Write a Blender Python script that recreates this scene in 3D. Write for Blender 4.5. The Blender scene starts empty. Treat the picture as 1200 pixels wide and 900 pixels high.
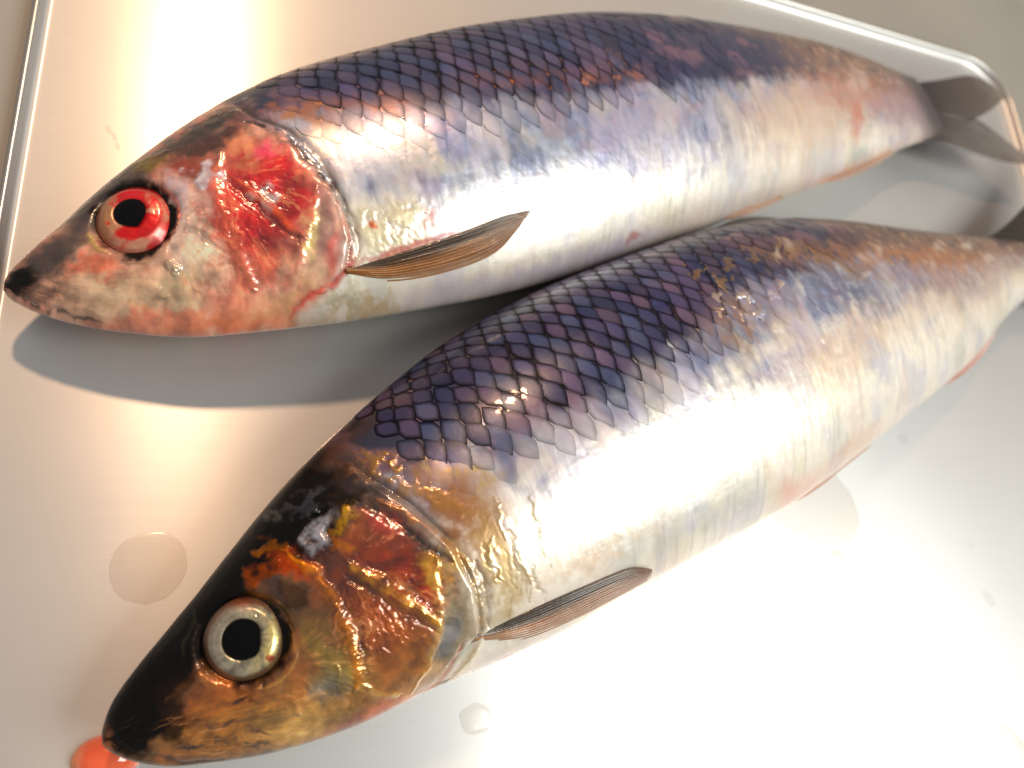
import bpy, math, random
import numpy as np
from mathutils import Matrix, Vector

random.seed(4); RNG = np.random.default_rng(11)
SC = bpy.context.scene
COL = SC.collection

# ------------------------------------------------------------------ camera
F, H = 900.0, 0.15                       # focal length in photo pixels (1200 wide), camera height
MW = np.array([[0.93177, -0.06571, -0.35706],
               [-0.04973, 0.95111, -0.30481],
               [0.35964, 0.30177, 0.88295]])
CAMP = np.array([0, 0, H])
cam = bpy.data.objects.new('camera', bpy.data.cameras.new('camera'))
COL.objects.link(cam)
m4 = Matrix.Identity(4)
for i in range(3):
    for j in range(3):
        m4[i][j] = MW[i, j]
m4.translation = Vector(CAMP)
cam.matrix_world = m4
cam.data.sensor_width = 36.0
cam.data.lens = 27.0
cam.data.clip_start = 0.005
cam.data.clip_end = 20
cam.data.dof.use_dof = True
cam.data.dof.focus_distance = 0.131
cam.data.dof.aperture_fstop = 13
SC.camera = cam

# ------------------------------------------------------------------ world and lamps
w = bpy.data.worlds.new('World'); SC.world = w; w.use_nodes = True
bg = w.node_tree.nodes['Background']
bg.inputs[0].default_value = (1.0, 0.93, 0.895, 1); bg.inputs[1].default_value = 0.25

def area(name, loc, target, sx, sy, power, color, shape='RECTANGLE'):
    l = bpy.data.lights.new(name, 'AREA'); l.shape = shape; l.size = sx; l.size_y = sy
    l.energy = power; l.color = color
    o = bpy.data.objects.new(name, l); COL.objects.link(o)
    o.location = loc
    o.rotation_euler = (Vector(target) - Vector(loc)).to_track_quat('-Z', 'Y').to_euler()
    return o
area('window_light', (0.63, -0.20, 0.75), (0.11, 0.02, 0), 0.42, 0.56, 7.2, (0.98, 1.0, 0.93))
area('kitchen_lamp', (-0.04, 0.49, 0.66), (0.05, 0.06, 0), 0.05, 0.05, 2.9, (1.0, 0.62, 0.36), 'ELLIPSE')

SC.view_settings.view_transform = 'Standard'
SC.view_settings.look = 'None'
SC.view_settings.exposure = 0.32
SC.view_settings.gamma = 1.0
SC.render.engine = 'CYCLES'

# ------------------------------------------------------------------ helpers
def ray(p):
    d = MW @ np.array([(p[0] - 600) / F, (450 - p[1]) / F, -1.0])
    return d
def onplane(p, z=0.0):
    d = ray(p)
    return CAMP + d * ((z - H) / d[2])
def lin(c):
    c = np.asarray(c, float) / 255.0
    return np.where(c <= 0.04045, c / 12.92, ((c + 0.055) / 1.055) ** 2.4)

def hash3(ix, iy, seed):
    h = (ix.astype(np.int64) * 374761393 + iy.astype(np.int64) * 668265263 + seed * 974634777) & 0x7fffffff
    h = ((h ^ (h >> 13)) * 1274126177) & 0x7fffffff
    return ((h ^ (h >> 16)) & 0xffff) / 65535.0
def vnoise(x, y, seed=0):
    x0 = np.floor(x); y0 = np.floor(y); fx = x - x0; fy = y - y0
    fx = fx * fx * fx * (fx * (fx * 6 - 15) + 10); fy = fy * fy * fy * (fy * (fy * 6 - 15) + 10)
    a = hash3(x0, y0, seed); b = hash3(x0 + 1, y0, seed)
    c = hash3(x0, y0 + 1, seed); d = hash3(x0 + 1, y0 + 1, seed)
    return (a + (b - a) * fx) * (1 - fy) + (c + (d - c) * fx) * fy
def fbm(x, y, seed=0, octv=4):
    s = 0; amp = 0.5; tot = 0
    for k in range(octv):
        ca, sa = math.cos(k * 1.1), math.sin(k * 1.1)
        s = s + amp * vnoise((x * ca - y * sa) * 2 ** k + 17.3 * k, (x * sa + y * ca) * 2 ** k + 9.1 * k, seed + k)
        tot += amp; amp *= 0.5
    return s / tot
def sstep(a, b, x):
    t = np.clip((x - a) / (b - a), 0, 1); return t * t * (3 - 2 * t)

def link(name, me, parent=None):
    o = bpy.data.objects.new(name, me); COL.objects.link(o)
    if parent is not None: o.parent = parent
    return o
def mesh_np(name, V, Q, smooth=True):
    """V (n,3), Q (m,4) or (m,3) integer faces, all one size"""
    me = bpy.data.meshes.new(name)
    V = np.ascontiguousarray(V, np.float32); Q = np.ascontiguousarray(Q, np.int32)
    me.vertices.add(len(V)); me.vertices.foreach_set('co', V.ravel())
    k = Q.shape[1]
    me.loops.add(Q.size); me.loops.foreach_set('vertex_index', Q.ravel())
    me.polygons.add(len(Q))
    me.polygons.foreach_set('loop_start', np.arange(0, Q.size, k, dtype=np.int32))
    me.polygons.foreach_set('use_smooth', np.full(len(Q), smooth, bool))
    me.update(calc_edges=True); me.validate()
    return me
def grid_faces(nu, nv, wrap=False):
    i = np.arange(nu - 1)[:, None]; j = np.arange(nv if wrap else nv - 1)[None, :]
    j2 = (j + 1) % nv
    return np.stack([i * nv + j, (i + 1) * nv + j, (i + 1) * nv + j2, i * nv + j2], -1).reshape(-1, 4)
def attr_col(me, rgb):
    a = me.attributes.new('Col', 'FLOAT_COLOR', 'POINT')
    a.data.foreach_set('color', np.concatenate([rgb, np.ones((len(rgb), 1))], 1).astype(np.float32).ravel())
def wet(me, v=.6): attr_f(me, 'wet', np.full(len(me.vertices), v))
def attr_f(me, name, v):
    a = me.attributes.new(name, 'FLOAT', 'POINT'); a.data.foreach_set('value', np.asarray(v, np.float32).ravel())
def tag(o, label, cat, group=None):
    o['label'] = label; o['category'] = cat
    if group: o['group'] = group
    return o
def thing(name, loc, label, cat, group=None, rz=0):
    o = bpy.data.objects.new(name, None); COL.objects.link(o); o.empty_display_size = 0.01
    o.location = loc; o.rotation_euler = (0, 0, rz)
    return tag(o, label, cat, group)

# ------------------------------------------------------------------ materials
def mat(name):
    m = bpy.data.materials.new(name); m.use_nodes = True
    nt = m.node_tree; p = nt.nodes['Principled BSDF']
    return m, nt, p
def node(nt, t, **kw):
    n = nt.nodes.new(t)
    for k, v in kw.items(): setattr(n, k, v)
    return n
def attr_node(nt, name):
    n = node(nt, 'ShaderNodeAttribute'); n.attribute_name = name; return n
def noise_bump(nt, p, scale, strength, dist=0.0003, coat=True, detail=4, stretch=None):
    tc = node(nt, 'ShaderNodeTexCoord')
    nz = node(nt, 'ShaderNodeTexNoise'); nz.inputs['Scale'].default_value = scale; nz.inputs['Detail'].default_value = detail
    if stretch:
        mp = node(nt, 'ShaderNodeMapping'); mp.inputs['Scale'].default_value = stretch
        nt.links.new(tc.outputs['Object'], mp.inputs[0]); nt.links.new(mp.outputs[0], nz.inputs['Vector'])
    else:
        nt.links.new(tc.outputs['Object'], nz.inputs['Vector'])
    b = node(nt, 'ShaderNodeBump'); b.inputs['Strength'].default_value = strength; b.inputs['Distance'].default_value = dist
    nt.links.new(nz.outputs['Fac'], b.inputs['Height'])
    nt.links.new(b.outputs[0], p.inputs['Normal'])
    if coat: nt.links.new(b.outputs[0], p.inputs['Coat Normal'])
    return b, nz

def skin_material(name, sss=0.12, bump=.36):
    m, nt, p = mat(name)
    c = attr_node(nt, 'Col')
    nt.links.new(c.outputs['Color'], p.inputs['Base Color'])
    nt.links.new(attr_node(nt, 'met').outputs['Fac'], p.inputs['Metallic'])
    nt.links.new(attr_node(nt, 'rgh').outputs['Fac'], p.inputs['Roughness'])
    wt = attr_node(nt, 'wet')
    nt.links.new(wt.outputs['Fac'], p.inputs['Coat Weight']); nt.links.new(wt.outputs['Fac'], p.inputs['Specular IOR Level'])
    p.inputs['Coat Roughness'].default_value = 0.04
    p.inputs['Coat IOR'].default_value = 1.38
    if sss:
        p.inputs['Subsurface Weight'].default_value = sss
        p.inputs['Subsurface Radius'].default_value = (0.003, 0.0014, 0.0008)
        p.inputs['Subsurface Scale'].default_value = 0.6
    b, nz = noise_bump(nt, p, 420, bump, 0.0004, detail=5)
    if sss: nt.links.new(attr_node(nt, 'bmp').outputs['Fac'], b.inputs['Strength'])
    return m
M_SKIN = skin_material('fish_skin')
M_SCALE = skin_material('fish_scale', 0, .10)

def simple(name, col, rough=0.5, metal=0.0, coat=0.0, bump=None, trans=0, ior=1.4):
    m, nt, p = mat(name)
    p.inputs['Base Color'].default_value = (*lin(col), 1); p.inputs['Roughness'].default_value = rough
    p.inputs['Metallic'].default_value = metal; p.inputs['Coat Weight'].default_value = coat
    p.inputs['Transmission Weight'].default_value = trans; p.inputs['IOR'].default_value = ior
    if bump: noise_bump(nt, p, bump[0], bump[1])
    return m

def steel():
    m, nt, p = mat('brushed_steel')
    p.inputs['Metallic'].default_value = 0.93
    p.inputs['Anisotropic'].default_value = 0.85; p.inputs['Anisotropic Rotation'].default_value = 0.25
    tg = node(nt, 'ShaderNodeTangent'); tg.direction_type = 'UV_MAP'; tg.uv_map = 'UVMap'
    nt.links.new(tg.outputs[0], p.inputs['Tangent'])
    tc = node(nt, 'ShaderNodeTexCoord')
    mp = node(nt, 'ShaderNodeMapping'); mp.inputs['Scale'].default_value = (30, 4200, 30)
    nz = node(nt, 'ShaderNodeTexNoise'); nz.inputs['Scale'].default_value = 1; nz.inputs['Detail'].default_value = 3
    nt.links.new(tc.outputs['Object'], mp.inputs[0]); nt.links.new(mp.outputs[0], nz.inputs['Vector'])
    n2 = node(nt, 'ShaderNodeTexNoise'); n2.inputs['Scale'].default_value = 26; n2.inputs['Detail'].default_value = 6
    nt.links.new(tc.outputs['Object'], n2.inputs['Vector'])
    cr = node(nt, 'ShaderNodeValToRGB')
    cr.color_ramp.elements[0].position = 0.3; cr.color_ramp.elements[0].color = (0.57, 0.565, 0.56, 1)
    cr.color_ramp.elements[1].position = 0.7; cr.color_ramp.elements[1].color = (0.60, 0.595, 0.585, 1)
    nt.links.new(nz.outputs['Fac'], cr.inputs[0]); nt.links.new(cr.outputs[0], p.inputs['Base Color'])
    mr = node(nt, 'ShaderNodeMapRange'); mr.inputs[1].default_value = 0.3; mr.inputs[2].default_value = 0.7
    mr.inputs[3].default_value = 0.28; mr.inputs[4].default_value = 0.33
    nt.links.new(n2.outputs['Fac'], mr.inputs[0]); nt.links.new(mr.outputs[0], p.inputs['Roughness'])
    b = node(nt, 'ShaderNodeBump'); b.inputs['Strength'].default_value = 0.05; b.inputs['Distance'].default_value = 0.0001
    nt.links.new(nz.outputs['Fac'], b.inputs['Height']); nt.links.new(b.outputs[0], p.inputs['Normal'])
    # the finish is worn: a sharp brushed lobe over a broad satin one
    p2 = node(nt, 'ShaderNodeBsdfPrincipled'); p2.inputs['Metallic'].default_value = 1; p2.inputs['Roughness'].default_value = .60
    nt.links.new(cr.outputs[0], p2.inputs['Base Color'])
    mx = node(nt, 'ShaderNodeMixShader'); mx.inputs[0].default_value = .60
    nt.links.new(p.outputs[0], mx.inputs[1]); nt.links.new(p2.outputs[0], mx.inputs[2])
    nt.links.new(mx.outputs[0], nt.nodes['Material Output'].inputs[0])
    return m
M_STEEL = steel()
m, nt, p = mat('steel_rim'); p.inputs['Metallic'].default_value = 1; p.inputs['Roughness'].default_value = 0.34
p.inputs['Base Color'].default_value = (0.7, 0.69, 0.67, 1); noise_bump(nt, p, 300, 0.08, coat=False); M_RIM = m

def table_mat():
    m, nt, p = mat('worktop')
    tc = node(nt, 'ShaderNodeTexCoord'); nz = node(nt, 'ShaderNodeTexNoise')
    nz.inputs['Scale'].default_value = 30; nz.inputs['Detail'].default_value = 6
    nt.links.new(tc.outputs['Object'], nz.inputs['Vector'])
    cr = node(nt, 'ShaderNodeValToRGB')
    cr.color_ramp.elements[0].color = (0.20, 0.20, 0.185, 1); cr.color_ramp.elements[1].color = (0.29, 0.285, 0.26, 1)
    nt.links.new(nz.outputs['Fac'], cr.inputs[0]); nt.links.new(cr.outputs[0], p.inputs['Base Color'])
    p.inputs['Roughness'].default_value = 0.5
    return m
M_TABLE = table_mat()

def water_mat():
    m = bpy.data.materials.new('water'); m.use_nodes = True; nt = m.node_tree; nt.nodes.clear()
    o = node(nt, 'ShaderNodeOutputMaterial'); mx = node(nt, 'ShaderNodeMixShader')
    fr = node(nt, 'ShaderNodeLayerWeight'); fr.inputs[0].default_value = 0.5
    t = node(nt, 'ShaderNodeBsdfTransparent'); t.inputs[0].default_value = (0.965, 0.965, 0.96, 1)
    g = node(nt, 'ShaderNodeBsdfGlossy'); g.inputs['Roughness'].default_value = 0.03
    pw = node(nt, 'ShaderNodeMath'); pw.operation = 'POWER'; pw.inputs[1].default_value = 3.0
    nt.links.new(fr.outputs['Facing'], pw.inputs[0])
    ma = node(nt, 'ShaderNodeMath'); ma.operation = 'MULTIPLY_ADD'; ma.inputs[1].default_value = .6; ma.inputs[2].default_value = .013
    nt.links.new(pw.outputs[0], ma.inputs[0])
    nt.links.new(ma.outputs[0], mx.inputs[0]); nt.links.new(t.outputs[0], mx.inputs[1]); nt.links.new(g.outputs[0], mx.inputs[2])
    nt.links.new(mx.outputs[0], o.inputs[0])
    return m
M_WATER = water_mat()
def film_mat():
    m = water_mat(); m.name = 'water_film'; nt = m.node_tree
    for n_ in nt.nodes:
        if n_.type == 'MATH' and n_.operation == 'MULTIPLY_ADD': n_.inputs[2].default_value = .05
        if n_.type == 'BSDF_GLOSSY': n_.inputs['Roughness'].default_value = .22; n_.inputs['Color'].default_value = (.9, .88, .85, 1)
        if n_.type == 'BSDF_TRANSPARENT': n_.inputs[0].default_value = (.965, .945, .925, 1)
    return m
M_FILM = film_mat()

def fin_mat():
    m, nt, p = mat('fin_membrane')
    nt.links.new(attr_node(nt, 'Col').outputs['Color'], p.inputs['Base Color'])
    p.inputs['Roughness'].default_value = 0.35; p.inputs['Specular IOR Level'].default_value = 0.4; p.inputs['Coat Weight'].default_value = 0.5; p.inputs['Coat Roughness'].default_value = 0.08
    nt.links.new(attr_node(nt, 'opa').outputs['Fac'], p.inputs['Alpha'])
    noise_bump(nt, p, 900, 0.2)
    return m
M_FIN = fin_mat()
M_RAY = skin_material('fin_ray_skin', 0)

# ------------------------------------------------------------------ worktop and tray
R_Z = 0.0019                                  # rim height above the tray floor
XL, XR = -0.0390, 0.2580
YT, YB = 0.1862, -0.165

s = 1.2
me = mesh_np('worktop', [(-s, -s, -0.0014), (s, -s, -0.0014), (s, s, -0.0014), (-s, s, -0.0014)], [(0, 1, 2, 3)])
tb = link('worktop', me); me.materials.append(M_TABLE); tb['kind'] = 'structure'

def rrect(inset, n=12, rad=0.018):
    r = max(rad - inset, 0.004); pts = []
    for cx, cy, a0 in ((XR - inset - r, YT - inset - r, 0), (XL + inset + r, YT - inset - r, 90),
                       (XL + inset + r, YB + inset + r, 180), (XR - inset - r, YB + inset + r, 270)):
        for k in range(n + 1):
            a = math.radians(a0 + 90 * k / n); pts.append((cx + r * math.cos(a), cy + r * math.sin(a)))
    return np.array(pts)
tray = thing('steel_tray', ((XL + XR) / 2, (YT + YB) / 2, 0), 'shallow brushed stainless steel tray with a raised rim under two fish', 'tray')
T0 = np.array([(XL + XR) / 2, (YT + YB) / 2, 0])
prof_t = [(0.030, 0), (0.0060, 0.0), (0.0028, 0.0)]
for k in range(13):                          # concave fillet from floor to the lip, then over the lip
    a = math.radians(90 * k / 12 * 0.80)
    prof_t.append((0.0018 - 0.0017 * math.sin(a) + 0.0004, 0.0017 * (1 - math.cos(a))))
prof_t += [(0.0003, 0.0016), (0.0002, R_Z)]
loops = [np.c_[rrect(d), np.full(len(rrect(d)), z)] for d, z in prof_t]
nl = len(loops[0]); V = np.concatenate(loops)
faces = grid_faces(len(loops), nl, True)
me = bpy.data.meshes.new('pan')
me.from_pydata((V - T0).tolist(), [], [tuple(range(nl))] + [tuple(f) for f in faces.tolist()])
uv = me.uv_layers.new(name='UVMap')
for lp in me.loops:
    c = me.vertices[lp.vertex_index].co; uv.data[lp.index].uv = (c.x, c.y)
for pl in me.polygons: pl.use_smooth = len(pl.vertices) == 4
me.materials.append(M_STEEL)
pan = link('pan', me, tray)
so = pan.modifiers.new('sheet', 'SOLIDIFY'); so.thickness = 0.0012; so.offset = -1

def sweep_closed(path, r, n=10):
    P = np.array(path); nx = np.roll(P, -1, 0) - np.roll(P, 1, 0); nx /= np.linalg.norm(nx, axis=1)[:, None]
    up = np.array([0, 0, 1.0]); sd = np.cross(nx, up); sd /= np.linalg.norm(sd, axis=1)[:, None]
    a = np.linspace(0, 2 * np.pi, n, endpoint=False)
    V = P[:, None] + r * (np.cos(a)[None, :, None] * sd[:, None] + np.sin(a)[None, :, None] * up)
    m_ = len(P); i = np.arange(m_)[:, None]; j = np.arange(n)[None, :]
    Q = np.stack([i * n + j, ((i + 1) % m_) * n + j, ((i + 1) % m_) * n + (j + 1) % n, i * n + (j + 1) % n], -1).reshape(-1, 4)
    return V.reshape(-1, 3), Q
rp = rrect(0.0); V, Q = sweep_closed(np.c_[rp, np.full(len(rp), R_Z)] - T0, 0.0005)
me = mesh_np('rim', V, Q); me.materials.append(M_RIM); link('rim', me, tray)

# ------------------------------------------------------------------ fish
TS = np.concatenate([[0, .004, .012, .025, .045, .07, .1], np.linspace(.135, 1, 27)])
def thick(x):
    return np.interp(x, [0, .004, .012, .03, .07, .13, .2, .3, .42, .55, .7, .85, .95, 1],
                     [.004, .0075, .012, .0185, .031, .045, .057, .0665, .07, .066, .052, .034, .018, .0055])
def zmid(x):
    return np.interp(x, [0, .05, .12, .2, .3, .42, .55, .7, .85, 1],
                     [.043, .046, .053, .0605, .067, .0685, .0655, .056, .046, .043])
def sect(t):
    q = np.clip(1 - t * t, 0, 1)
    return np.where(t >= 0, np.sqrt(q), q ** .6)

class Fish:
    def __init__(self, o, ang, L, D, Vn):
        self.o = np.array(o); self.ang = ang; self.L = L
        ca, sa = math.cos(ang), math.sin(ang)
        self.R = np.array([[ca, -sa, 0], [sa, ca, 0], [0, 0, 1]])
        q = np.linspace(0, 1, 801)                       # profiles sampled in sqrt(x)
        def fine(A, sm):
            y = np.interp(q, np.sqrt(TS), A)
            k = np.exp(-0.5 * (np.arange(-40, 41) / sm) ** 2); k /= k.sum()
            yp = np.concatenate([2 * y[0] - y[40:0:-1], y, 2 * y[-1] - y[-2:-42:-1]])
            return np.convolve(yp, k, 'valid')
        self.q = q
        self.Df = fine(np.array(D) / 1000, 9); self.Vf = fine(np.array(Vn) / 1000, 9)
        self.Bf = fine(thick(TS), 12) * L; self.Zf = fine(zmid(TS), 14) * L
    def at(self, x):
        u = np.sqrt(np.clip(x / self.L, 0, 1))
        g = lambda A: np.interp(u, self.q, A)
        return g(self.Df), g(self.Vf), g(self.Bf), g(self.Zf)
    def z(self, x, y):
        D, V, b, z0 = self.at(x); t = (y - (D + V) / 2) / ((D - V) / 2)
        return z0 + b * sect(np.clip(t, -1, 1))
    def st(self, x, y):
        D, V, b, z0 = self.at(x); return x / self.L, (y - (D + V) / 2) / ((D - V) / 2)
    def loc(self, w):
        return (np.asarray(w) - self.o) @ self.R
    def P(self, p, lift=0.0):
        """photo pixel -> local point on the upper flank"""
        z = 0.025
        for k in range(14):
            q = self.loc(onplane(p, z)); z = 0.5 * z + 0.5 * (float(self.z(q[0], q[1])) + lift)
        return np.array([q[0], q[1], z])
    def PM(self, p, zoff=0.0):
        """photo pixel -> local point on the fish's mid-plane"""
        z = 0.012
        for k in range(8):
            q = self.loc(onplane(p, z)); z = float(self.at(np.clip(q[0], 0, self.L))[3]) + zoff
        return np.array([q[0], q[1], z])
    def normal(self, x, y):
        e = 4e-4
        dx = (self.z(x + e, y) - self.z(x - e, y)) / (2 * e); dy = (self.z(x, y + e) - self.z(x, y - e)) / (2 * e)
        n = np.array([-dx, -dy, 1.0]); return n / np.linalg.norm(n)
    def curve_t(self, pts):
        q = [self.P(p) for p in pts]; st = [self.st(a[0], a[1]) for a in q]
        st.sort(); return np.array([a[0] for a in st]), np.array([a[1] for a in st])

class Painter:
    """paints pigment and small relief on points with local coordinates X, Y (metres)"""
    def __init__(self, fish, X, Y):
        self.f = fish; self.X = X; self.Y = Y; n = len(X)
        self.rgb = np.zeros((n, 3)); self.met = np.zeros(n); self.rgh = np.full(n, .35); self.disp = np.zeros(n); self.wet = np.full(n, .62); self.bmp = np.full(n, .14); self.hd = None; self.plates = False
        mm = 1000
        self.wx = (fbm(X * mm * .45, Y * mm * .45, 3, 4) - .5); self.wy = (fbm(X * mm * .45 + 40, Y * mm * .45, 8, 4) - .5)
        self.fx = (fbm(X * mm * .8, Y * mm * .8, 13, 3) - .5); self.fy = (fbm(X * mm * .8 + 40, Y * mm * .8, 18, 3) - .5)
    def jac(self, p):
        a = self.f.P(p)[:2]; e = 3.0
        bx = (self.f.P((p[0] + e, p[1]))[:2] - a) / e; by = (self.f.P((p[0], p[1] + e))[:2] - a) / e
        return a, np.linalg.inv(np.stack([bx, by], 1))
    def warp(self, k):
        s = 0.004 * k
        return self.X + s * self.wx + .35 * s * self.fx, self.Y + s * self.wy + .35 * s * self.fy
    def blob_mask(self, p, rx, ry, rot=0, soft=.5, warp=1.0):
        a, J = self.jac(p); k = 0.004 * warp
        pm = np.linalg.norm(np.linalg.inv(J), axis=0).max() * 1.5
        R = max(rx, ry) * 1.7 * pm + 2 * k
        I = np.where((np.abs(self.X - a[0]) < R) & (np.abs(self.Y - a[1]) < R))[0]
        X = self.X[I] + k * self.wx[I] + .35 * k * self.fx[I]; Y = self.Y[I] + k * self.wy[I] + .35 * k * self.fy[I]
        u = J[0, 0] * (X - a[0]) + J[0, 1] * (Y - a[1]); v = J[1, 0] * (X - a[0]) + J[1, 1] * (Y - a[1])
        c, s_ = math.cos(math.radians(rot)), math.sin(math.radians(rot))
        uu = (u * c + v * s_) / rx; vv = (-u * s_ + v * c) / ry
        r = np.sqrt(uu * uu + vv * vv)
        return I, 1 - sstep(1 - soft, 1 + soft * .6, r)
    def line_dist(self, pts, warp=.3):
        Q = np.array([self.f.P(p)[:2] for p in pts]); X, Y = self.warp(warp)
        # smooth resample
        t = np.arange(len(Q)); tt = np.linspace(0, len(Q) - 1, (len(Q) - 1) * 6 + 1)
        Q = cat(Q, tt)
        best = np.full(len(X), 1e9); side = np.zeros(len(X)); par = np.zeros(len(X))
        lo = Q.min(0) - .012; hi = Q.max(0) + .012
        I = np.where((X > lo[0]) & (X < hi[0]) & (Y > lo[1]) & (Y < hi[1]))[0]
        x = X[I]; y = Y[I]; b = best[I]; sd = side[I]; pr = par[I]
        for k in range(len(Q) - 1):
            d = Q[k + 1] - Q[k]; l2 = max(d @ d, 1e-14)
            u = np.clip(((x - Q[k, 0]) * d[0] + (y - Q[k, 1]) * d[1]) / l2, 0, 1)
            ex = x - Q[k, 0] - u * d[0]; ey = y - Q[k, 1] - u * d[1]
            ds = np.hypot(ex, ey); mk = ds < b
            b = np.where(mk, ds, b); sd = np.where(mk, np.sign(d[0] * ey - d[1] * ex), sd); pr = np.where(mk, (k + u) / (len(Q) - 1), pr)
        best[I] = b; side[I] = sd; par[I] = pr
        pxm = 1.0 / np.linalg.norm(np.linalg.inv(self.jac(pts[len(pts) // 2])[1])[:, 0])   # px per metre
        return best * pxm, side, par
    def mix(self, mask, col, met=None, rgh=None, I=None, wet=None):
        c = lin(col) if max(col) > 1.01 else np.array(col)
        if I is None: I = slice(None)
        self.rgb[I] += (c - self.rgb[I]) * mask[:, None]
        if met is not None: self.met[I] += (met - self.met[I]) * mask
        if rgh is not None: self.rgh[I] += (rgh - self.rgh[I]) * mask
        if wet is not None: self.wet[I] += (wet - self.wet[I]) * mask
    def blob(self, p, rx, ry, rot, col, a=1., soft=.5, warp=1., met=None, rgh=None, h=0., grain=0., wet=None, hd=False):
        I, m_ = self.blob_mask(p, rx, ry, rot, soft, warp)
        if grain: m_ = m_ * np.clip(1 + grain * 3 * (self.fx[I] + self.wy[I] * .6), 0, 1.0)
        if hd: m_ = m_ * self.hd[I]
        if a: self.mix(m_ * a, col, met, rgh, I, wet)
        if h: self.disp[I] += h * 1e-3 * m_
    def line(self, pts, wid, col, a=1., met=None, rgh=None, h=0., warp=.3, taper=True, brk=.8):
        d, sd, pr = self.line_dist(pts, warp)
        I = np.where(d < wid * 3)[0]; d = d[I]; pr = pr[I]
        wv = wid * 1.15 * (np.sqrt(np.clip(4 * pr * (1 - pr), 0.04, 1)) if taper else 1)
        m_ = np.exp(-(d / wv) ** 2)
        mk = m_ * np.clip(1 - brk * .25 + brk * 2.6 * (self.fx[I] + .5 * self.wx[I]), 0, 1)
        if a: self.mix(mk * a, col, met, rgh, I)
        if h: self.disp[I] += h * 1e-3 * m_
    def step(self, pts, wid, h, warp=.2):
        """a plate edge: raised on the right-hand side of the polyline, falling off over wid px"""
        d, sd, pr = self.line_dist(pts, warp)
        e = np.clip(4 * pr * (1 - pr) * 2, 0, 1)
        self.disp += h * 1e-3 * e * np.where(sd < 0, np.exp(-(d / wid)), 0) * (1 - np.exp(-(d / 1.2) ** 2))

def cat(Q, tt):
    """Catmull-Rom samples of polyline Q at parameters tt"""
    Q = np.asarray(Q, float); n = len(Q)
    i = np.clip(np.floor(tt).astype(int), 0, n - 2); u = (tt - i)[:, None]
    p1 = Q[i]; p2 = Q[i + 1]; p0 = np.where((i > 0)[:, None], Q[np.maximum(i - 1, 0)], 2 * p1 - p2)
    p3 = np.where((i < n - 2)[:, None], Q[np.minimum(i + 2, n - 1)], 2 * p2 - p1)
    return .5 * (2 * p1 + (p2 - p0) * u + (2 * p0 - 5 * p1 + 4 * p2 - p3) * u ** 2 + (3 * p1 - p0 - 3 * p2 + p3) * u ** 3)
def resample(pts, n):
    return cat(np.array(pts, float), np.linspace(0, len(pts) - 1, n))

SKEW = .22; DX = 4.15e-3; DR = 2.95e-3
def cells(xm, ph, dx, dr, seed=0):
    """rhombic scale lattice: distance to cell edge (0 at edge .. 1 centre) and cell id noise"""
    r = ph / dr; c = xm / dx - SKEW * r
    a = c + r * .5; b = c - r * .5
    fa = a - np.floor(a); fb = b - np.floor(b)
    e = np.minimum(np.minimum(fa, 1 - fa), np.minimum(fb, 1 - fb)) * 2
    return e, hash3(np.floor(a), np.floor(b), seed), fa + fb - 1     # last: position along the body inside the cell

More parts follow.
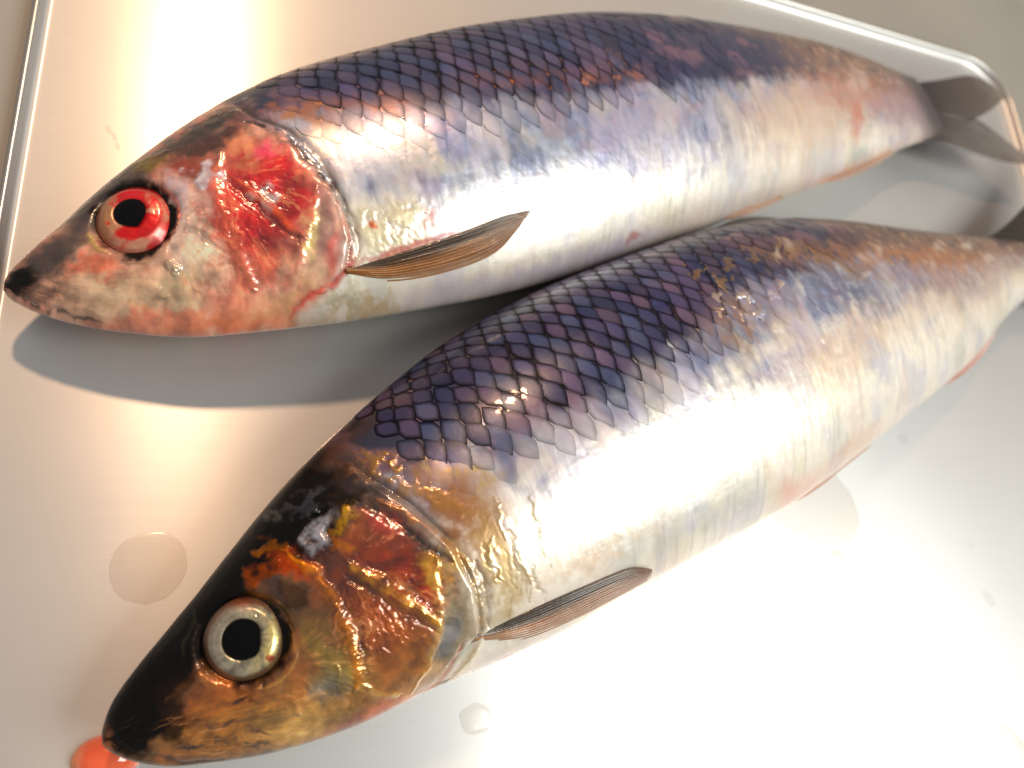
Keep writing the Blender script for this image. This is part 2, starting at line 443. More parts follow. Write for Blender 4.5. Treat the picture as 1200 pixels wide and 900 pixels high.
def build_body(f, name, NX, NU, NL, paint, parent):
    u = np.linspace(0, 1, NX)
    x = f.L * (0.55 * u + 0.45 * u ** 1.9); x[0] = 0; x[1:12] = x[12] * (np.arange(1, 12) / 12) ** 2
    ph = np.concatenate([np.linspace(0, np.pi, NU, endpoint=False), np.linspace(np.pi, 2 * np.pi, NL, endpoint=False)])
    t = np.cos(ph); sg = np.where(np.sin(ph) >= 0, 1, -1)
    D, V, b, z0 = f.at(x)
    Y = ((D + V) / 2)[:, None] + ((D - V) / 2)[:, None] * t[None]
    Z = z0[:, None] + b[:, None] * (sect(t) * sg)[None]
    X = np.repeat(x[:, None], len(ph), 1)
    low = 0.0004
    Z = np.where(Z < .004, low + .0036 * np.exp((np.minimum(Z, .004) - .004) / .0036), Z)     # flank flattened on the tray
    G = np.stack([X, Y, Z], -1)
    du = np.gradient(G, axis=0); dv = np.roll(G, -1, 1) - np.roll(G, 1, 1)
    N = np.cross(dv, du); N /= np.linalg.norm(N, axis=-1, keepdims=True) + 1e-12
    if N[NX // 2, NU // 2, 2] < 0: N = -N
    pt = Painter(f, X.ravel(), Y.ravel())
    S = X / f.L; T_ = np.repeat(t[None], NX, 0); PHI = np.repeat(ph[None], NX, 0)
    paint(pt, S.ravel(), T_.ravel(), PHI.ravel(), (np.repeat(sg[None], NX, 0) > 0).ravel())
    disp = pt.disp * (np.repeat(sg[None], NX, 0).ravel() > 0)
    edge = np.clip(1 - np.abs(T_.ravel()) ** 6, 0, 1)
    G = G + N * (disp * edge).reshape(NX, -1)[..., None]
    Vv = G.reshape(-1, 3); n = len(ph)
    Q = grid_faces(NX, n, True)
    nv = len(Vv)
    tip = Vv[:n].mean(0) - np.array([.0002, 0, 0]); end = Vv[-n:].mean(0) + np.array([.002, 0, 0])
    Vv = np.concatenate([Vv, [tip, end]])
    j = np.arange(n); j2 = (j + 1) % n
    # caps as degenerate-free quads are avoided: use triangles in a second mesh pass
    me = bpy.data.meshes.new(name)
    Tq = np.concatenate([Q[:, [0, 1, 2]], Q[:, [0, 2, 3]], np.stack([np.full(n, nv), j, j2], 1), np.stack([np.full(n, nv + 1), nv - n + j2, nv - n + j], 1)])
    if np.dot(np.cross(Vv[Tq[n * 3, 1]] - Vv[Tq[n * 3, 0]], Vv[Tq[n * 3, 2]] - Vv[Tq[n * 3, 0]]), N.reshape(-1, 3)[Tq[n * 3, 0]]) < 0: Tq = Tq[:, ::-1]
    me = mesh_np(name, Vv, Tq)
    ext = lambda A: np.concatenate([A, A[:1], A[-1:]])
    attr_col(me, np.clip(ext(pt.rgb), 0.002, .95)); attr_f(me, 'met', np.clip(ext(pt.met), 0, 1)); attr_f(me, 'rgh', np.clip(ext(pt.rgh), .05, 1)); attr_f(me, 'wet', np.clip(ext(pt.wet), 0, 1)); attr_f(me, 'bmp', ext(pt.bmp))
    me.materials.append(M_SKIN)
    return link(name, me, parent)

# ---- common colouring of the trunk
def trunk(pt, f, S, T, PHI, top, dark_c, grey_c, cols, seed, rear):
    mm = 1000; X, Y = pt.X * mm, pt.Y * mm
    D, V, b, z0 = f.at(pt.X)
    arc = PHI * (D - V) / 2 * mm * .80
    n1 = fbm(X * .12, Y * .30, seed, 4); n2 = fbm(X * .9, Y * .22, seed + 5, 4); n3 = fbm(X * .8, Y * .8, seed + 9, 3)
    td = np.interp(S, *dark_c) + (n1 - .5) * .22 + (n2 - .5) * .16
    tg = np.interp(S, *grey_c) + (n1 - .5) * .30 + (n2 - .5) * .26
    white, grey, dark, back = [lin(c) for c in cols]
    wht = white * (1 + .07 * (n2 - .5))[:, None]
    pt.rgb[:] = wht; pt.met[:] = .42; pt.rgh[:] = .36 + .1 * (n3 - .5)
    g = sstep(-.34, .20, T - tg)
    pt.mix(g, tuple(grey), .35, .36)
    pt.rgb *= (1 + g * .8 * (n2 - .5) + .25 * g * (n3 - .5))[:, None]
    d = sstep(-.10, .08, T - td)
    pt.mix(d, tuple(dark), .15, .34)
    k = sstep(.72, .98, T + .15 * (n1 - .5))
    pt.mix(k * d, tuple(back), .1, .4)
    pt.rgb *= (1 + (.06 + .29 * g) * (n3 - .5))[:, None]
    # pearly tints of the silver
    for q_, (cc, al) in enumerate((((220, 212, 176), .36), ((206, 208, 230), .50), ((228, 204, 194), .30), ((190, 198, 202), .40))):
        pt.mix(al * sstep(.52, .74, fbm(X * .14 + 11 * q_, Y * .09 + 5 * q_, seed + 60 + q_, 4)) * (1 - d), cc)
    st = fbm(X * 1.1, Y * .12, seed + 71, 3)
    pt.mix(.22 * sstep(.55, .75, st) * (1 - d) * sstep(.26, .34, S), (150, 154, 160)); pt.disp += 1e-3 * .05 * (st - .5) * (1 - d)
    # rosy and blue sheens of the flank
    pt.mix(.30 * sstep(.55, .72, fbm(X * .10 + 7, Y * .16, seed + 21, 3)) * g * (1 - d), lin((120, 130, 190)) .tolist() if False else (128, 134, 190))
    pt.mix(.28 * sstep(.55, .75, fbm(X * .13 + 3, Y * .2, seed + 33, 3)) * g, (176, 128, 140))
    # rear of the body: warm and scuffed
    r = sstep(rear - .06, rear + .10, S + .10 * (n1 - .5))
    pt.mix(r * .55 * sstep(-.75, .1, T), (176, 140, 112), .3, .4)
    pt.mix(r * .8 * sstep(.30, .85, T + .5 * (n2 - .5) + .3 * (n1 - .5)), (74, 62, 60), .2, .4)
    n5 = fbm(X * 1.2, Y * .35, seed + 41, 3)
    pt.mix(r * .6 * sstep(.56, .70, n5) * sstep(.0, .4, T), (186, 138, 70), .5, .28)
    pt.mix(r * .6 * sstep(.60, .74, fbm(X * .8 + 9, Y * .4, seed + 47, 3)) * sstep(-.1, .4, T), (56, 54, 70), .2, .3)
    pt.mix(r * .5 * sstep(.66, .78, n5) * sstep(-.7, .2, T), (236, 226, 212), .4, .25)
    pt.disp += r * 1e-3 * .12 * (n5 - .5)
    # shingle relief and faint scale edges everywhere on the trunk
    e, idn, pos = cells(X, arc, DX * mm, DR * mm)
    body = sstep(.245, .30, S)
    pt.disp += body * 1e-3 * (.05 * pos * sstep(-.3, .3, T - tg) + .05 * (n3 - .5) + .12 * (n1 - .5))
    ln = (1 - sstep(.03, .20, e)) * body
    amt = sstep(-.55, .2, T) * (1 - .6 * r)
    if not pt.plates:
        pt.mix(ln * (.02 + .20 * sstep(-.15, .35, T - tg)) * amt * sstep(.3, .5, n2), (84, 86, 98))
        netm = .85 * body * d * (1 - sstep(.38, .56, S))
        pt.mix(netm, (12, 10, 15), .02, .5); pt.wet *= 1 - .8 * netm
    pt.rgb *= (1 + body * .14 * g * (idn - .5))[:, None]
    pt.mix(.35 * sstep(-.80, -1.0, T) * top, (214, 168, 140), .1)
    return td, tg, n1, n2, n3

# ---- scale plates
def scale_points(f, xc, pc, dx, dr, rg):
    """one thin horny scale moulded on the flank: points, ring radius of each point"""
    n = 10; V = []; ring = []; lat = []
    jx = rg.uniform(-.09, .09); jy = rg.uniform(-.09, .09); tilt = rg.uniform(-.00004, .00005); sz = rg.uniform(.90, 1.06); sk = SKEW + rg.uniform(-.08, .08)
    def pos(u, v, h):
        x = xc + dx * (u * sz + jx + sk * v); arc = pc + dr * (v * sz + jy)
        D, Vv, b, z0 = f.at(x); a = (D - Vv) / 2
        ph = np.clip(arc / (a * .80), 0.02, 3.0); t = math.cos(ph)
        P = np.array([x, (D + Vv) / 2 + a * t, z0 + b * float(sect(np.array(t)))])
        nn = np.array([0, math.cos(ph) * b, math.sin(ph) * a]); nn /= np.linalg.norm(nn) + 1e-9
        return P + nn * h
    def put(r, a):
        ca, sa = math.cos(a), math.sin(a)
        k = (abs(ca) ** 1.22 + abs(sa) ** 1.22) ** (-1 / 1.22)
        u = .505 * ca * k * r; v = 1.0 * sa * k * r
        u += .03 * (1 - abs(sa * k * r)) * (ca > 0) * r           # fuller rear margin
        lift = 0.00009 + (.00004 + tilt) * (u / .55) + .00004 * (1 - r * r)
        V.append(pos(u, v, lift)); ring.append(r); lat.append(v)
    put(0, 0)
    for r in (.58, .85, 1.0):
        for k in range(n): put(r, 2 * math.pi * k / n + .31)
    return np.array(V), np.array(ring), np.array(lat)
def scale_faces():
    n = 10; fc = [(0, 1 + k, 1 + (k + 1) % n) for k in range(n)]
    for q in range(2):
        o = 1 + q * n
        for k in range(n):
            a, b_, c, d = o + k, o + (k + 1) % n, o + n + (k + 1) % n, o + n + k
            fc += [(a, d, c), (a, c, b_)]
    return np.array(fc)

def plate(name, fc, A, parent):
    me = mesh_np(name, A[0], fc); attr_col(me, A[1])
    for nm, v in zip(('met', 'rgh', 'wet'), A[2:]): attr_f(me, nm, v)
    me.materials.append(M_SCALE)
    return link(name, me, parent)
def scales(f, parent, s0, s1, dark_c, palette, fade_s, seed, start, trunk_paint, edge_a=1.3):
    dx, dr = DX, DR
    rg = random.Random(seed); pal = [lin(c) for c in palette]
    items = []
    for r in range(0, 14):
        for c in range(0, 80):
            xc = (c + (.5 if r % 2 == 0 else 0) + SKEW * r) * dx; pc = r * dr
            sx = xc / f.L
            if not s0 < sx < s1: continue
            D, Vv, b, z0 = f.at(xc); a = (D - Vv) / 2
            t = math.cos(min(pc / (a * .8), 3)); lim = float(np.interp(sx, *dark_c))
            if t < lim - .26 + rg.uniform(-.05, .05): continue
            if sx < np.interp(t, *start): continue
            if sx > fade_s and rg.random() < ((sx - fade_s) / (s1 - fade_s)) ** 1.5 * .9: continue
            V, ring, lat = scale_points(f, xc, max(pc, .0012), dx, dr, rg)
            k = float(np.clip((t - lim + .26) / .36, 0, 1)) * float(np.clip(1 - (sx - fade_s) / (s1 - fade_s), .15, 1) if sx > fade_s else 1)
            k *= float(np.clip(.15 + (sx - np.interp(t, *start)) / .035, 0, 1)); k = max(k, .02)
            items.append((V, ring, lat, k, pal[rg.randrange(len(pal))], rg.uniform(.82, 1.2), t))
    items.sort(key=lambda q: q[0][0, 0])
    allV = np.concatenate([i[0] for i in items])
    pt = Painter(f, allV[:, 0], allV[:, 1]); pt.plates = True
    S, T = f.st(allV[:, 0], allV[:, 1]); T = np.clip(T, -1, 1)
    trunk_paint(pt, S, T, np.arccos(T), np.ones(len(S), bool))
    fc = scale_faces(); o = 0
    if np.cross(items[0][0][fc[0, 1]] - items[0][0][0], items[0][0][fc[0, 2]] - items[0][0][0])[2] < 0: fc = fc[:, ::-1]
    rest = []
    for q, (V, ring, lat, k, tint, br, t) in enumerate(items):
        n = len(V); c = pt.rgb[o:o + n].copy()
        c += (tint * .52 - c) * (.78 * k) * (1 - .25 * lat)[:, None]
        c *= (1 + (br - 1) * (.3 + .7 * k)) * (1 - .22 * k * lat)[:, None]
        lv = .55 + .75 * fbm(V[:, 0] * 260, V[:, 1] * 260, 77, 2)
        e = np.clip(np.where(ring > .95, 1.0, np.where(ring > .7, .55, 0.02)) * (.02 + .98 * k) * lv * edge_a, 0, 1)
        c += (lin((12, 10, 16)) - c) * e[:, None]
        A = (V, np.clip(c, .003, .9), pt.met[o:o + n] * (1 - .6 * k) * (1 - e), pt.rgh[o:o + n], .42 * (1 - e) + .03)
        o += n
        if q < 298: plate('scale', fc, A, parent)
        else: rest.append(A)
    if rest:                                              # the farthest, smallest ones
        A = [np.concatenate([r_[i] for r_ in rest]) for i in range(5)]
        m_ = plate('far_scales', np.concatenate([fc + 31 * i for i in range(len(rest))]), A, parent); m_['kind'] = 'stuff'
    return len(items)

# ---- eye
def eye(f, parent, cpx, rpx, pup, pupil_shape, iris_paint, seed):
    c = f.P(cpx); nrm = f.normal(c[0], c[1]); nrm = nrm * .6 + np.array([0, 0, .4]); nrm /= np.linalg.norm(nrm)
    d = np.linalg.norm((f.R @ c + f.o) - CAMP); dirc = ray(cpx)
    depth = ((f.R @ c + f.o) - CAMP) @ dirc / (dirc @ dirc)
    R = rpx / F * depth                               # metres
    # image-right and image-up carried into fish-local tangents
    a = f.P((cpx[0] + 12, cpx[1])) - f.P((cpx[0] - 12, cpx[1])); a -= nrm * (a @ nrm); ex = a / np.linalg.norm(a); ey = np.cross(nrm, ex)
    nth, nr = 96, 26
    th = np.linspace(0, 2 * np.pi, nth, endpoint=False)
    E = bpy.data.objects.new('eye', None); COL.objects.link(E); E.parent = parent; E.empty_display_size = .005; E.location = c - nrm * R * .10
    dome = lambda r: R * (.24 * np.sqrt(np.clip(1 - .80 * (r / R) ** 2, 0, 1)) - .07)
    pr = pupil_shape(th) * R * (1 + .04 * (fbm(np.cos(th) * 1.6 + seed, np.sin(th) * 1.6, seed, 3) - .5))
    rr = np.linspace(0, 1, nr)
    # iris: from just inside the pupil edge outwards, tucked into the socket at the rim
    Rad = pr[None] * .93 + (R * 1.04 - pr[None] * .93) * rr[:, None]
    pc = np.array(pup) * R
    bl = (1 - rr)[:, None]
    xx = Rad * np.cos(th)[None] + pc[0] * bl; yy = Rad * np.sin(th)[None] + pc[1] * bl
    rad2 = np.hypot(xx, yy)
    hgt = dome(np.minimum(rad2, R * 1.1)) - R * .05 * np.exp(-((rr[:, None]) / .10) ** 2) - R * .20 * sstep(.45, 1.05, rr)[:, None]
    hgt = hgt + R * .012 * (fbm(th[None] * 7 + 0 * rr[:, None], rr[:, None] * 3 + 0 * th[None], seed, 3) - .5)
    V = (xx[..., None] * ex + yy[..., None] * ey + hgt[..., None] * nrm).reshape(-1, 3)
    me = mesh_np('iris', V, grid_faces(nr, nth, True)[:, ::-1])
    rgb, met = iris_paint(np.repeat(th[None], nr, 0).ravel(), np.repeat(rr[:, None], nth, 1).ravel(), (xx / R).ravel(), (yy / R).ravel())
    attr_col(me, np.clip(rgb, .003, .9)); attr_f(me, 'met', met); attr_f(me, 'rgh', np.full(len(V), .28)); wet(me, .5)
    me.materials.append(M_SCALE); link('iris', me, E)
    r2 = np.linspace(0.001, 1, 10)
    xx = pr[None] * r2[:, None] * np.cos(th)[None] + pc[0]; yy = pr[None] * r2[:, None] * np.sin(th)[None] + pc[1]
    hg = dome(np.hypot(xx, yy)) + R * .006 + R * .012 * np.clip(1 - r2 ** 2, 0, 1)[:, None]
    V = (xx[..., None] * ex + yy[..., None] * ey + hg[..., None] * nrm).reshape(-1, 3)
    me = mesh_np('pupil', V, grid_faces(10, nth, True)[:, ::-1]); me.materials.append(M_PUPIL); link('pupil', me, E)
    r3 = np.linspace(0.001, 1, 14) * R * 1.0
    xx = r3[:, None] * np.cos(th)[None]; yy = r3[:, None] * np.sin(th)[None]
    hg = np.repeat((dome(r3) + R * .05 - R * .24 * (r3 / R) ** 4)[:, None], nth, 1)
    V = (xx[..., None] * ex + yy[..., None] * ey + hg[..., None] * nrm).reshape(-1, 3)
    me = mesh_np('cornea', V, grid_faces(14, nth, True)[:, ::-1]); me.materials.append(M_WATER); link('cornea', me, E)
    return E
M_PUPIL = simple('pupil_black', (4, 4, 6), .2, 0, 0); M_PUPIL.node_tree.nodes['Principled BSDF'].inputs['Specular IOR Level'].default_value = .08

# ---- fins
def tube(path, r0, r1, n=5, flat=.7):
    P = np.asarray(path); k = len(P)
    tg = np.gradient(P, axis=0); tg /= np.linalg.norm(tg, axis=1)[:, None] + 1e-12
    sd = np.cross(tg, [0, 0, 1.0]); sd /= np.linalg.norm(sd, axis=1)[:, None] + 1e-12
    up = np.cross(sd, tg); rr = np.linspace(r0, r1, k)
    a = np.linspace(0, 2 * np.pi, n, endpoint=False)
    V = P[:, None] + rr[:, None, None] * (np.cos(a)[None, :, None] * sd[:, None] + flat * np.sin(a)[None, :, None] * up[:, None])
    return V.reshape(-1, 3), grid_faces(k, n, True)
def fin(name, f, parent, A, B, nray, colf, opaf, ray_r=(.00042, .00012), arch=.0006, ray_col=None, nl=40, thick_=.00022, seed=0):
    """membrane between edge A and edge B (local 3-D polylines running from root to tip) with rays along it"""
    A = resample(A, nl); B = resample(B, nl)
    nw = nray * 4 + 1
    v = np.linspace(0, 1, nw); u = np.linspace(0, 1, nl)
    G = A[:, None] * (1 - v)[None, :, None] + B[:, None] * v[None, :, None]
    rip = np.cos(v * nray * 2 * np.pi) * .00010
    G[..., 2] += arch * np.sin(np.pi * v)[None] + rip[None] * np.sin(np.pi * np.clip(u, .05, .95))[:, None] + .0005 * (fbm(u[:, None] * 3 + 0 * v[None], v[None] * 4 + 0 * u[:, None], seed, 2) - .5)
    me = mesh_np(name, G.reshape(-1, 3), grid_faces(nl, nw))
    U = np.repeat(u[:, None], nw, 1).ravel(); W = np.repeat(v[None], nl, 0).ravel()
    attr_col(me, np.clip(colf(U, W), .003, .9)); attr_f(me, 'opa', opaf(U, W)); me.materials.append(M_FIN)
    o = link(name, me, parent)
    so = o.modifiers.new('film', 'SOLIDIFY'); so.thickness = thick_; so.offset = 0
    for k in range(nray):
        j = int(round((k + .5) / nray * (nw - 1))) if nray > 1 else 0
        path = G[:, j] + np.array([0, 0, .00012])
        Vt, Qt = tube(path[::2], *ray_r)
        mr = mesh_np('fin_ray', Vt, Qt)
        c = colf(U, W).reshape(nl, nw, 3)[::2, j] * (1.15 if ray_col is None else 1)
        if ray_col is not None: c = np.repeat(lin(ray_col)[None], len(path[::2]), 0) * np.linspace(.55, 1.25, len(path[::2]))[:, None]
        attr_col(mr, np.clip(np.repeat(c, 5, 0), .003, .9)); attr_f(mr, 'met', np.zeros(len(Vt))); attr_f(mr, 'rgh', np.full(len(Vt), .3)); wet(mr, .6)
        mr.materials.append(M_RAY); link('fin_ray', mr, o)
    return o
def grad_col(c0, c1, cv=None):
    a, b = lin(c0), lin(c1)
    def g(U, W):
        c = a + (b - a) * U[:, None]
        if cv is not None: c = c + (lin(cv) - c) * sstep(.15, .85, W)[:, None]
        return c * (1 + .35 * (fbm(U * 14, W * 26, 5, 3) - .5))[:, None]
    return g

# ================================================================== the two herrings
TOP = Fish((-0.03452, 0.05908, 0), 0.35907, 0.25267,
 [-0.81, 1.47, 3.11, 5.46, 8.54, 12.92, 17.25, 21.91, 25.65, 28.36, 30.29, 31.47, 32.42, 33.72, 34.84, 35.49, 35.96, 36.52, 37.02, 36.89, 36.5, 36.13, 35.42, 34.59, 33.44, 32.32, 31.05, 29.75, 28.26, 25.84, 22.93, 19.64, 16.1, 12.26],
 [-1.21, -3.49, -5.47, -8.17, -11.2, -14.19, -17.2, -19.02, -20.52, -21.85, -22.91, -23.67, -24.52, -24.94, -24.88, -24.61, -24.08, -23.47, -22.8, -22.12, -21.4, -20.33, -19.04, -18.4, -17.64, -16.8, -15.97, -15.18, -13.99, -12.26, -10.61, -9.59, -9.31, -9.31])
BOT = Fish((-0.01272, -0.01194, 0), 0.42353, 0.26837,
 [-0.82, 1.64, 4.09, 6.4, 9.43, 13.14, 17.97, 23.4, 27.69, 30.89, 34.0, 36.84, 38.5, 39.95, 41.02, 41.42, 41.64, 41.94, 42.09, 41.86, 41.61, 40.66, 39.2, 37.0, 34.62, 31.81, 28.64, 25.56, 22.76, 19.81, 16.85, 13.94, 10.77, 7.97],
 [-1.22, -3.67, -5.89, -8.58, -10.97, -13.65, -15.74, -17.2, -17.38, -18.43, -19.49, -20.45, -20.51, -20.59, -20.98, -21.09, -21.38, -21.54, -21.4, -20.91, -20.18, -19.5, -18.74, -17.96, -17.29, -16.66, -15.82, -14.88, -12.43, -10.2, -8.41, -7.43, -6.45, -6.38])

BD = BOT.curve_t([(430, 560), (500, 550), (570, 510), (650, 480), (720, 450), (800, 400), (880, 330), (980, 300), (1100, 310)])
BG = BOT.curve_t([(430, 590), (520, 590), (590, 565), (660, 530), (760, 470), (850, 430), (960, 380), (1060, 345), (1150, 330)])
TD = TOP.curve_t([(300, 140), (350, 130), (420, 122), (520, 118), (600, 112), (700, 108), (800, 96), (900, 95), (1000, 98), (1060, 115)])
TG = TOP.curve_t([(300, 155), (360, 175), (430, 215), (520, 215), (600, 205), (700, 195), (800, 170), (900, 140), (1000, 130), (1060, 135)])

def head_base(pt, f, S, T, cols, cut):
    """bony head in front of the gill opening"""
    mm = 1000; X, Y = pt.X * mm, pt.Y * mm
    n1 = fbm(X * .25, Y * .25, 61, 4); n2 = fbm(X * .7, Y * .7, 71, 3); n4 = n2
    hd = 1 - sstep(cut - .012, cut + .012, S + .012 * (n1 - .5) * 2)
    c0, c1 = lin(cols[0]), lin(cols[1])
    base = c0 + (c1 - c0) * sstep(.35, .65, n1)[:, None]
    pt.rgb += (base - pt.rgb) * hd[:, None]
    pt.met += (.22 - pt.met) * hd; pt.rgh += (.30 - pt.rgh) * hd
    pt.rgb *= (1 + hd * (.45 * (n2 - .5)))[:, None]; pt.wet += (.75 - pt.wet) * hd
    pt.disp += hd * 1e-3 * (.22 * (n1 - .5) + .10 * (n2 - .5)); pt.bmp += (.15 - pt.bmp) * hd
    e_ = (cut - S) * f.L * 1000                            # mm in front of the gill opening: the cover stands proud of the shoulder
    pt.disp += 1e-3 * np.where(e_ > 0, .75 * sstep(0, .9, e_) * np.exp(-e_ / 9.0), -.30 * np.exp(-(e_ / 1.3) ** 2)) * sstep(-.92, -.7, T) * (1 - sstep(.60, .8, T))
    pt.mix(.75 * np.exp(-((e_ + .5) / .7) ** 2) * sstep(-.9, -.6, T) * (1 - sstep(.65, .85, T)), (44, 30, 26), 0, .4)
    return hd, n1, n2, n4

def mottle(pt, hd, seed, pw=.38):
    """blotchy pigment, tiny bright flecks and slime relief over the head"""
    X, Y = pt.X * 1000, pt.Y * 1000
    a = fbm(X * .45, Y * .45, seed, 3); b = fbm(X * 1.1, Y * 1.1, seed + 7, 3); c = fbm(X * .25, Y * .25, seed + 13, 3)
    pt.rgb *= (1 + hd * (.8 * (a - .5) + .25 * (b - .5) + .6 * (c - .5)))[:, None]
    lum = pt.rgb @ np.array([.3, .55, .15]); pt.rgb[:] = np.clip(lum[:, None] + (pt.rgb - lum[:, None]) * (1 + .12 * hd)[:, None], .003, .95)
    lum = np.clip(pt.rgb.max(1), .004, 1); pt.rgb *= (1 + hd * ((lum / .40) ** pw - 1))[:, None]
    pt.disp += hd * 1e-3 * (.16 * (a - .5) + .22 * (c - .5)); pt.wet += hd * .25 * (pt.wet > .5)

def striae(pt, pivot, p, rx, ry, rot, seed, amp=.42, rel=.06, freq=9):
    """fine lines fanning out from a pivot: bone striae and gill filaments"""
    I, m_ = pt.blob_mask(p, rx, ry, rot, .5, .6)
    q = pt.f.P(pivot)[:2]; dx = pt.X[I] - q[0]; dy = pt.Y[I] - q[1]
    th = np.arctan2(dy, dx); r = np.hypot(dx, dy) * 1000
    n = fbm(th * freq + 1.2 * pt.wx[I] * 3, r * .16, seed, 4) - .5; n2 = fbm(th * freq * 3 + 2 * pt.wy[I], r * .22, seed + 3, 3) - .5
    m_ = m_ * pt.hd[I] * sstep(1.5, 7, r)
    pt.rgb[I] *= (1 + amp * m_ * (2.2 * n + 1.2 * n2))[:, None]
    hi = m_ * sstep(.16, .30, n + .6 * n2)
    pt.mix(.30 * hi, (236, 176, 130), .5, .2, I)
    pt.disp[I] += 1e-3 * rel * m_ * (2 * n + n2)

def trunk_bot(pt, S, T, PHI, top):
    f = BOT
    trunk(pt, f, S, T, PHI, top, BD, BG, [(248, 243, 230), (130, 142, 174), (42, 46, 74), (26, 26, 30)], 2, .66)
    B, Ln = pt.blob, pt.line
    # golden, scuffed shoulder behind the gill cover
    B((556, 600), 80, 38, 62, (164, 116, 66), .9, .8, 1.2, .35, .3, grain=.3)
    B((520, 592), 66, 32, 35, (136, 74, 34), .85, 1.0, 1.2, .25, .3, grain=.5); B((510, 580), 60, 14, 25, (176, 128, 60), .7, .9, 1.6, .5, .25, grain=1.0, h=.15)
    B((590, 680), 28, 80, -12, (196, 168, 104), .75, .8, 1.4, .5, .3, grain=.7)
    B((440, 548), 44, 15, 12, (176, 128, 58), .85, .7, 1.6, .55, .25, h=.25, grain=1.2)
    B((540, 552), 50, 10, 8, (206, 176, 112), .75, .7, 1.6, .6, .25, grain=1.2)
    B((585, 512), 12, 30, -25, (52, 92, 140), .8, .7, .8, .4, .3)
    B((524, 535), 18, 14, 0, (140, 140, 196), .6, .7, .8, .4, .3)
    # ochre scuffs and painted white glare along the rear of the back
    B((860, 370), 48, 34, -20, (166, 130, 96), .8, .8, 2.0, .35, .35, grain=1.3)
    [B((872 + RNG.uniform(-34, 34), 362 + RNG.uniform(-26, 26)), RNG.uniform(3, 8), RNG.uniform(2, 5), RNG.uniform(0, 90), (226, 212, 192), .28, 1.0, 1.0, .4, .2, h=.35) for _ in range(12)]; [B((RNG.uniform(900, 1160), RNG.uniform(285, 400)), RNG.uniform(3, 6), RNG.uniform(5, 11), -15, (236, 228, 214), .55, .8, .6, .4, .2, h=.15) for _ in range(16)]; [B((RNG.uniform(800, 960), RNG.uniform(285, 345)), RNG.uniform(3, 6), RNG.uniform(5, 12), -20, (176, 138, 78), .35, 1.0, 1.2, .5, .2, h=.25) for _ in range(10)]  # first group paints a clump of white glare, then pale and gold flecks
    B((960, 300), 90, 18, 12, (150, 112, 66), .75, .8, 1.6, .35, .35, grain=1.1)
    B((1080, 300), 90, 14, 4, (176, 120, 76), .7, .8, 1.6, .3, .35, grain=.9)
    B((985, 335), 60, 22, 25, (96, 98, 122), .7, .7, 1.8, .3, .35, grain=1.2)
    B((1030, 420), 16, 34, -20, (186, 190, 210), .6, .7, 1.5)
    B((930, 450), 26, 50, -25, (196, 194, 204), .6, .7, 1.6, grain=1)
    B((1000, 400), 80, 30, -30, (216, 184, 160), .5, .8, 1.6, grain=.8)
    B((870, 255), 70, 10, -4, (30, 32, 30), .9, .6, .8)
    # belly edge: blood and pale lavender
    B((945, 575), 36, 14, -38, (216, 150, 126), .6, 1.0, .5, .1, .3)
    B((925, 580), 12, 22, 10, (222, 150, 132), .5, 1.0, .5)
    B((870, 600), 44, 18, -33, (206, 200, 214), .5, .8, 1.2, grain=.8)
    B((1000, 525), 50, 10, -40, (214, 160, 130), .5, 1.0, .5)
    B((580, 780), 26, 8, -22, (196, 92, 62), .85, .6, .6, .1, .25)
    B((700, 650), 90, 14, -28, (216, 186, 150), .45, .8, 1.2, grain=.8)
    for k in range(16):                                     # wrinkled membranes behind the gill cover
        x0 = 566 + 9 * (k % 8) + RNG.uniform(-4, 4); y0 = 610 + RNG.uniform(-30, 70)
        Ln([(x0, y0), (x0 + RNG.uniform(2, 12), y0 + 22), (x0 + RNG.uniform(4, 20), y0 + 48)], 2.0, (176, 150, 92), .6, .5, .25, h=RNG.uniform(-.10, .12), warp=.6)
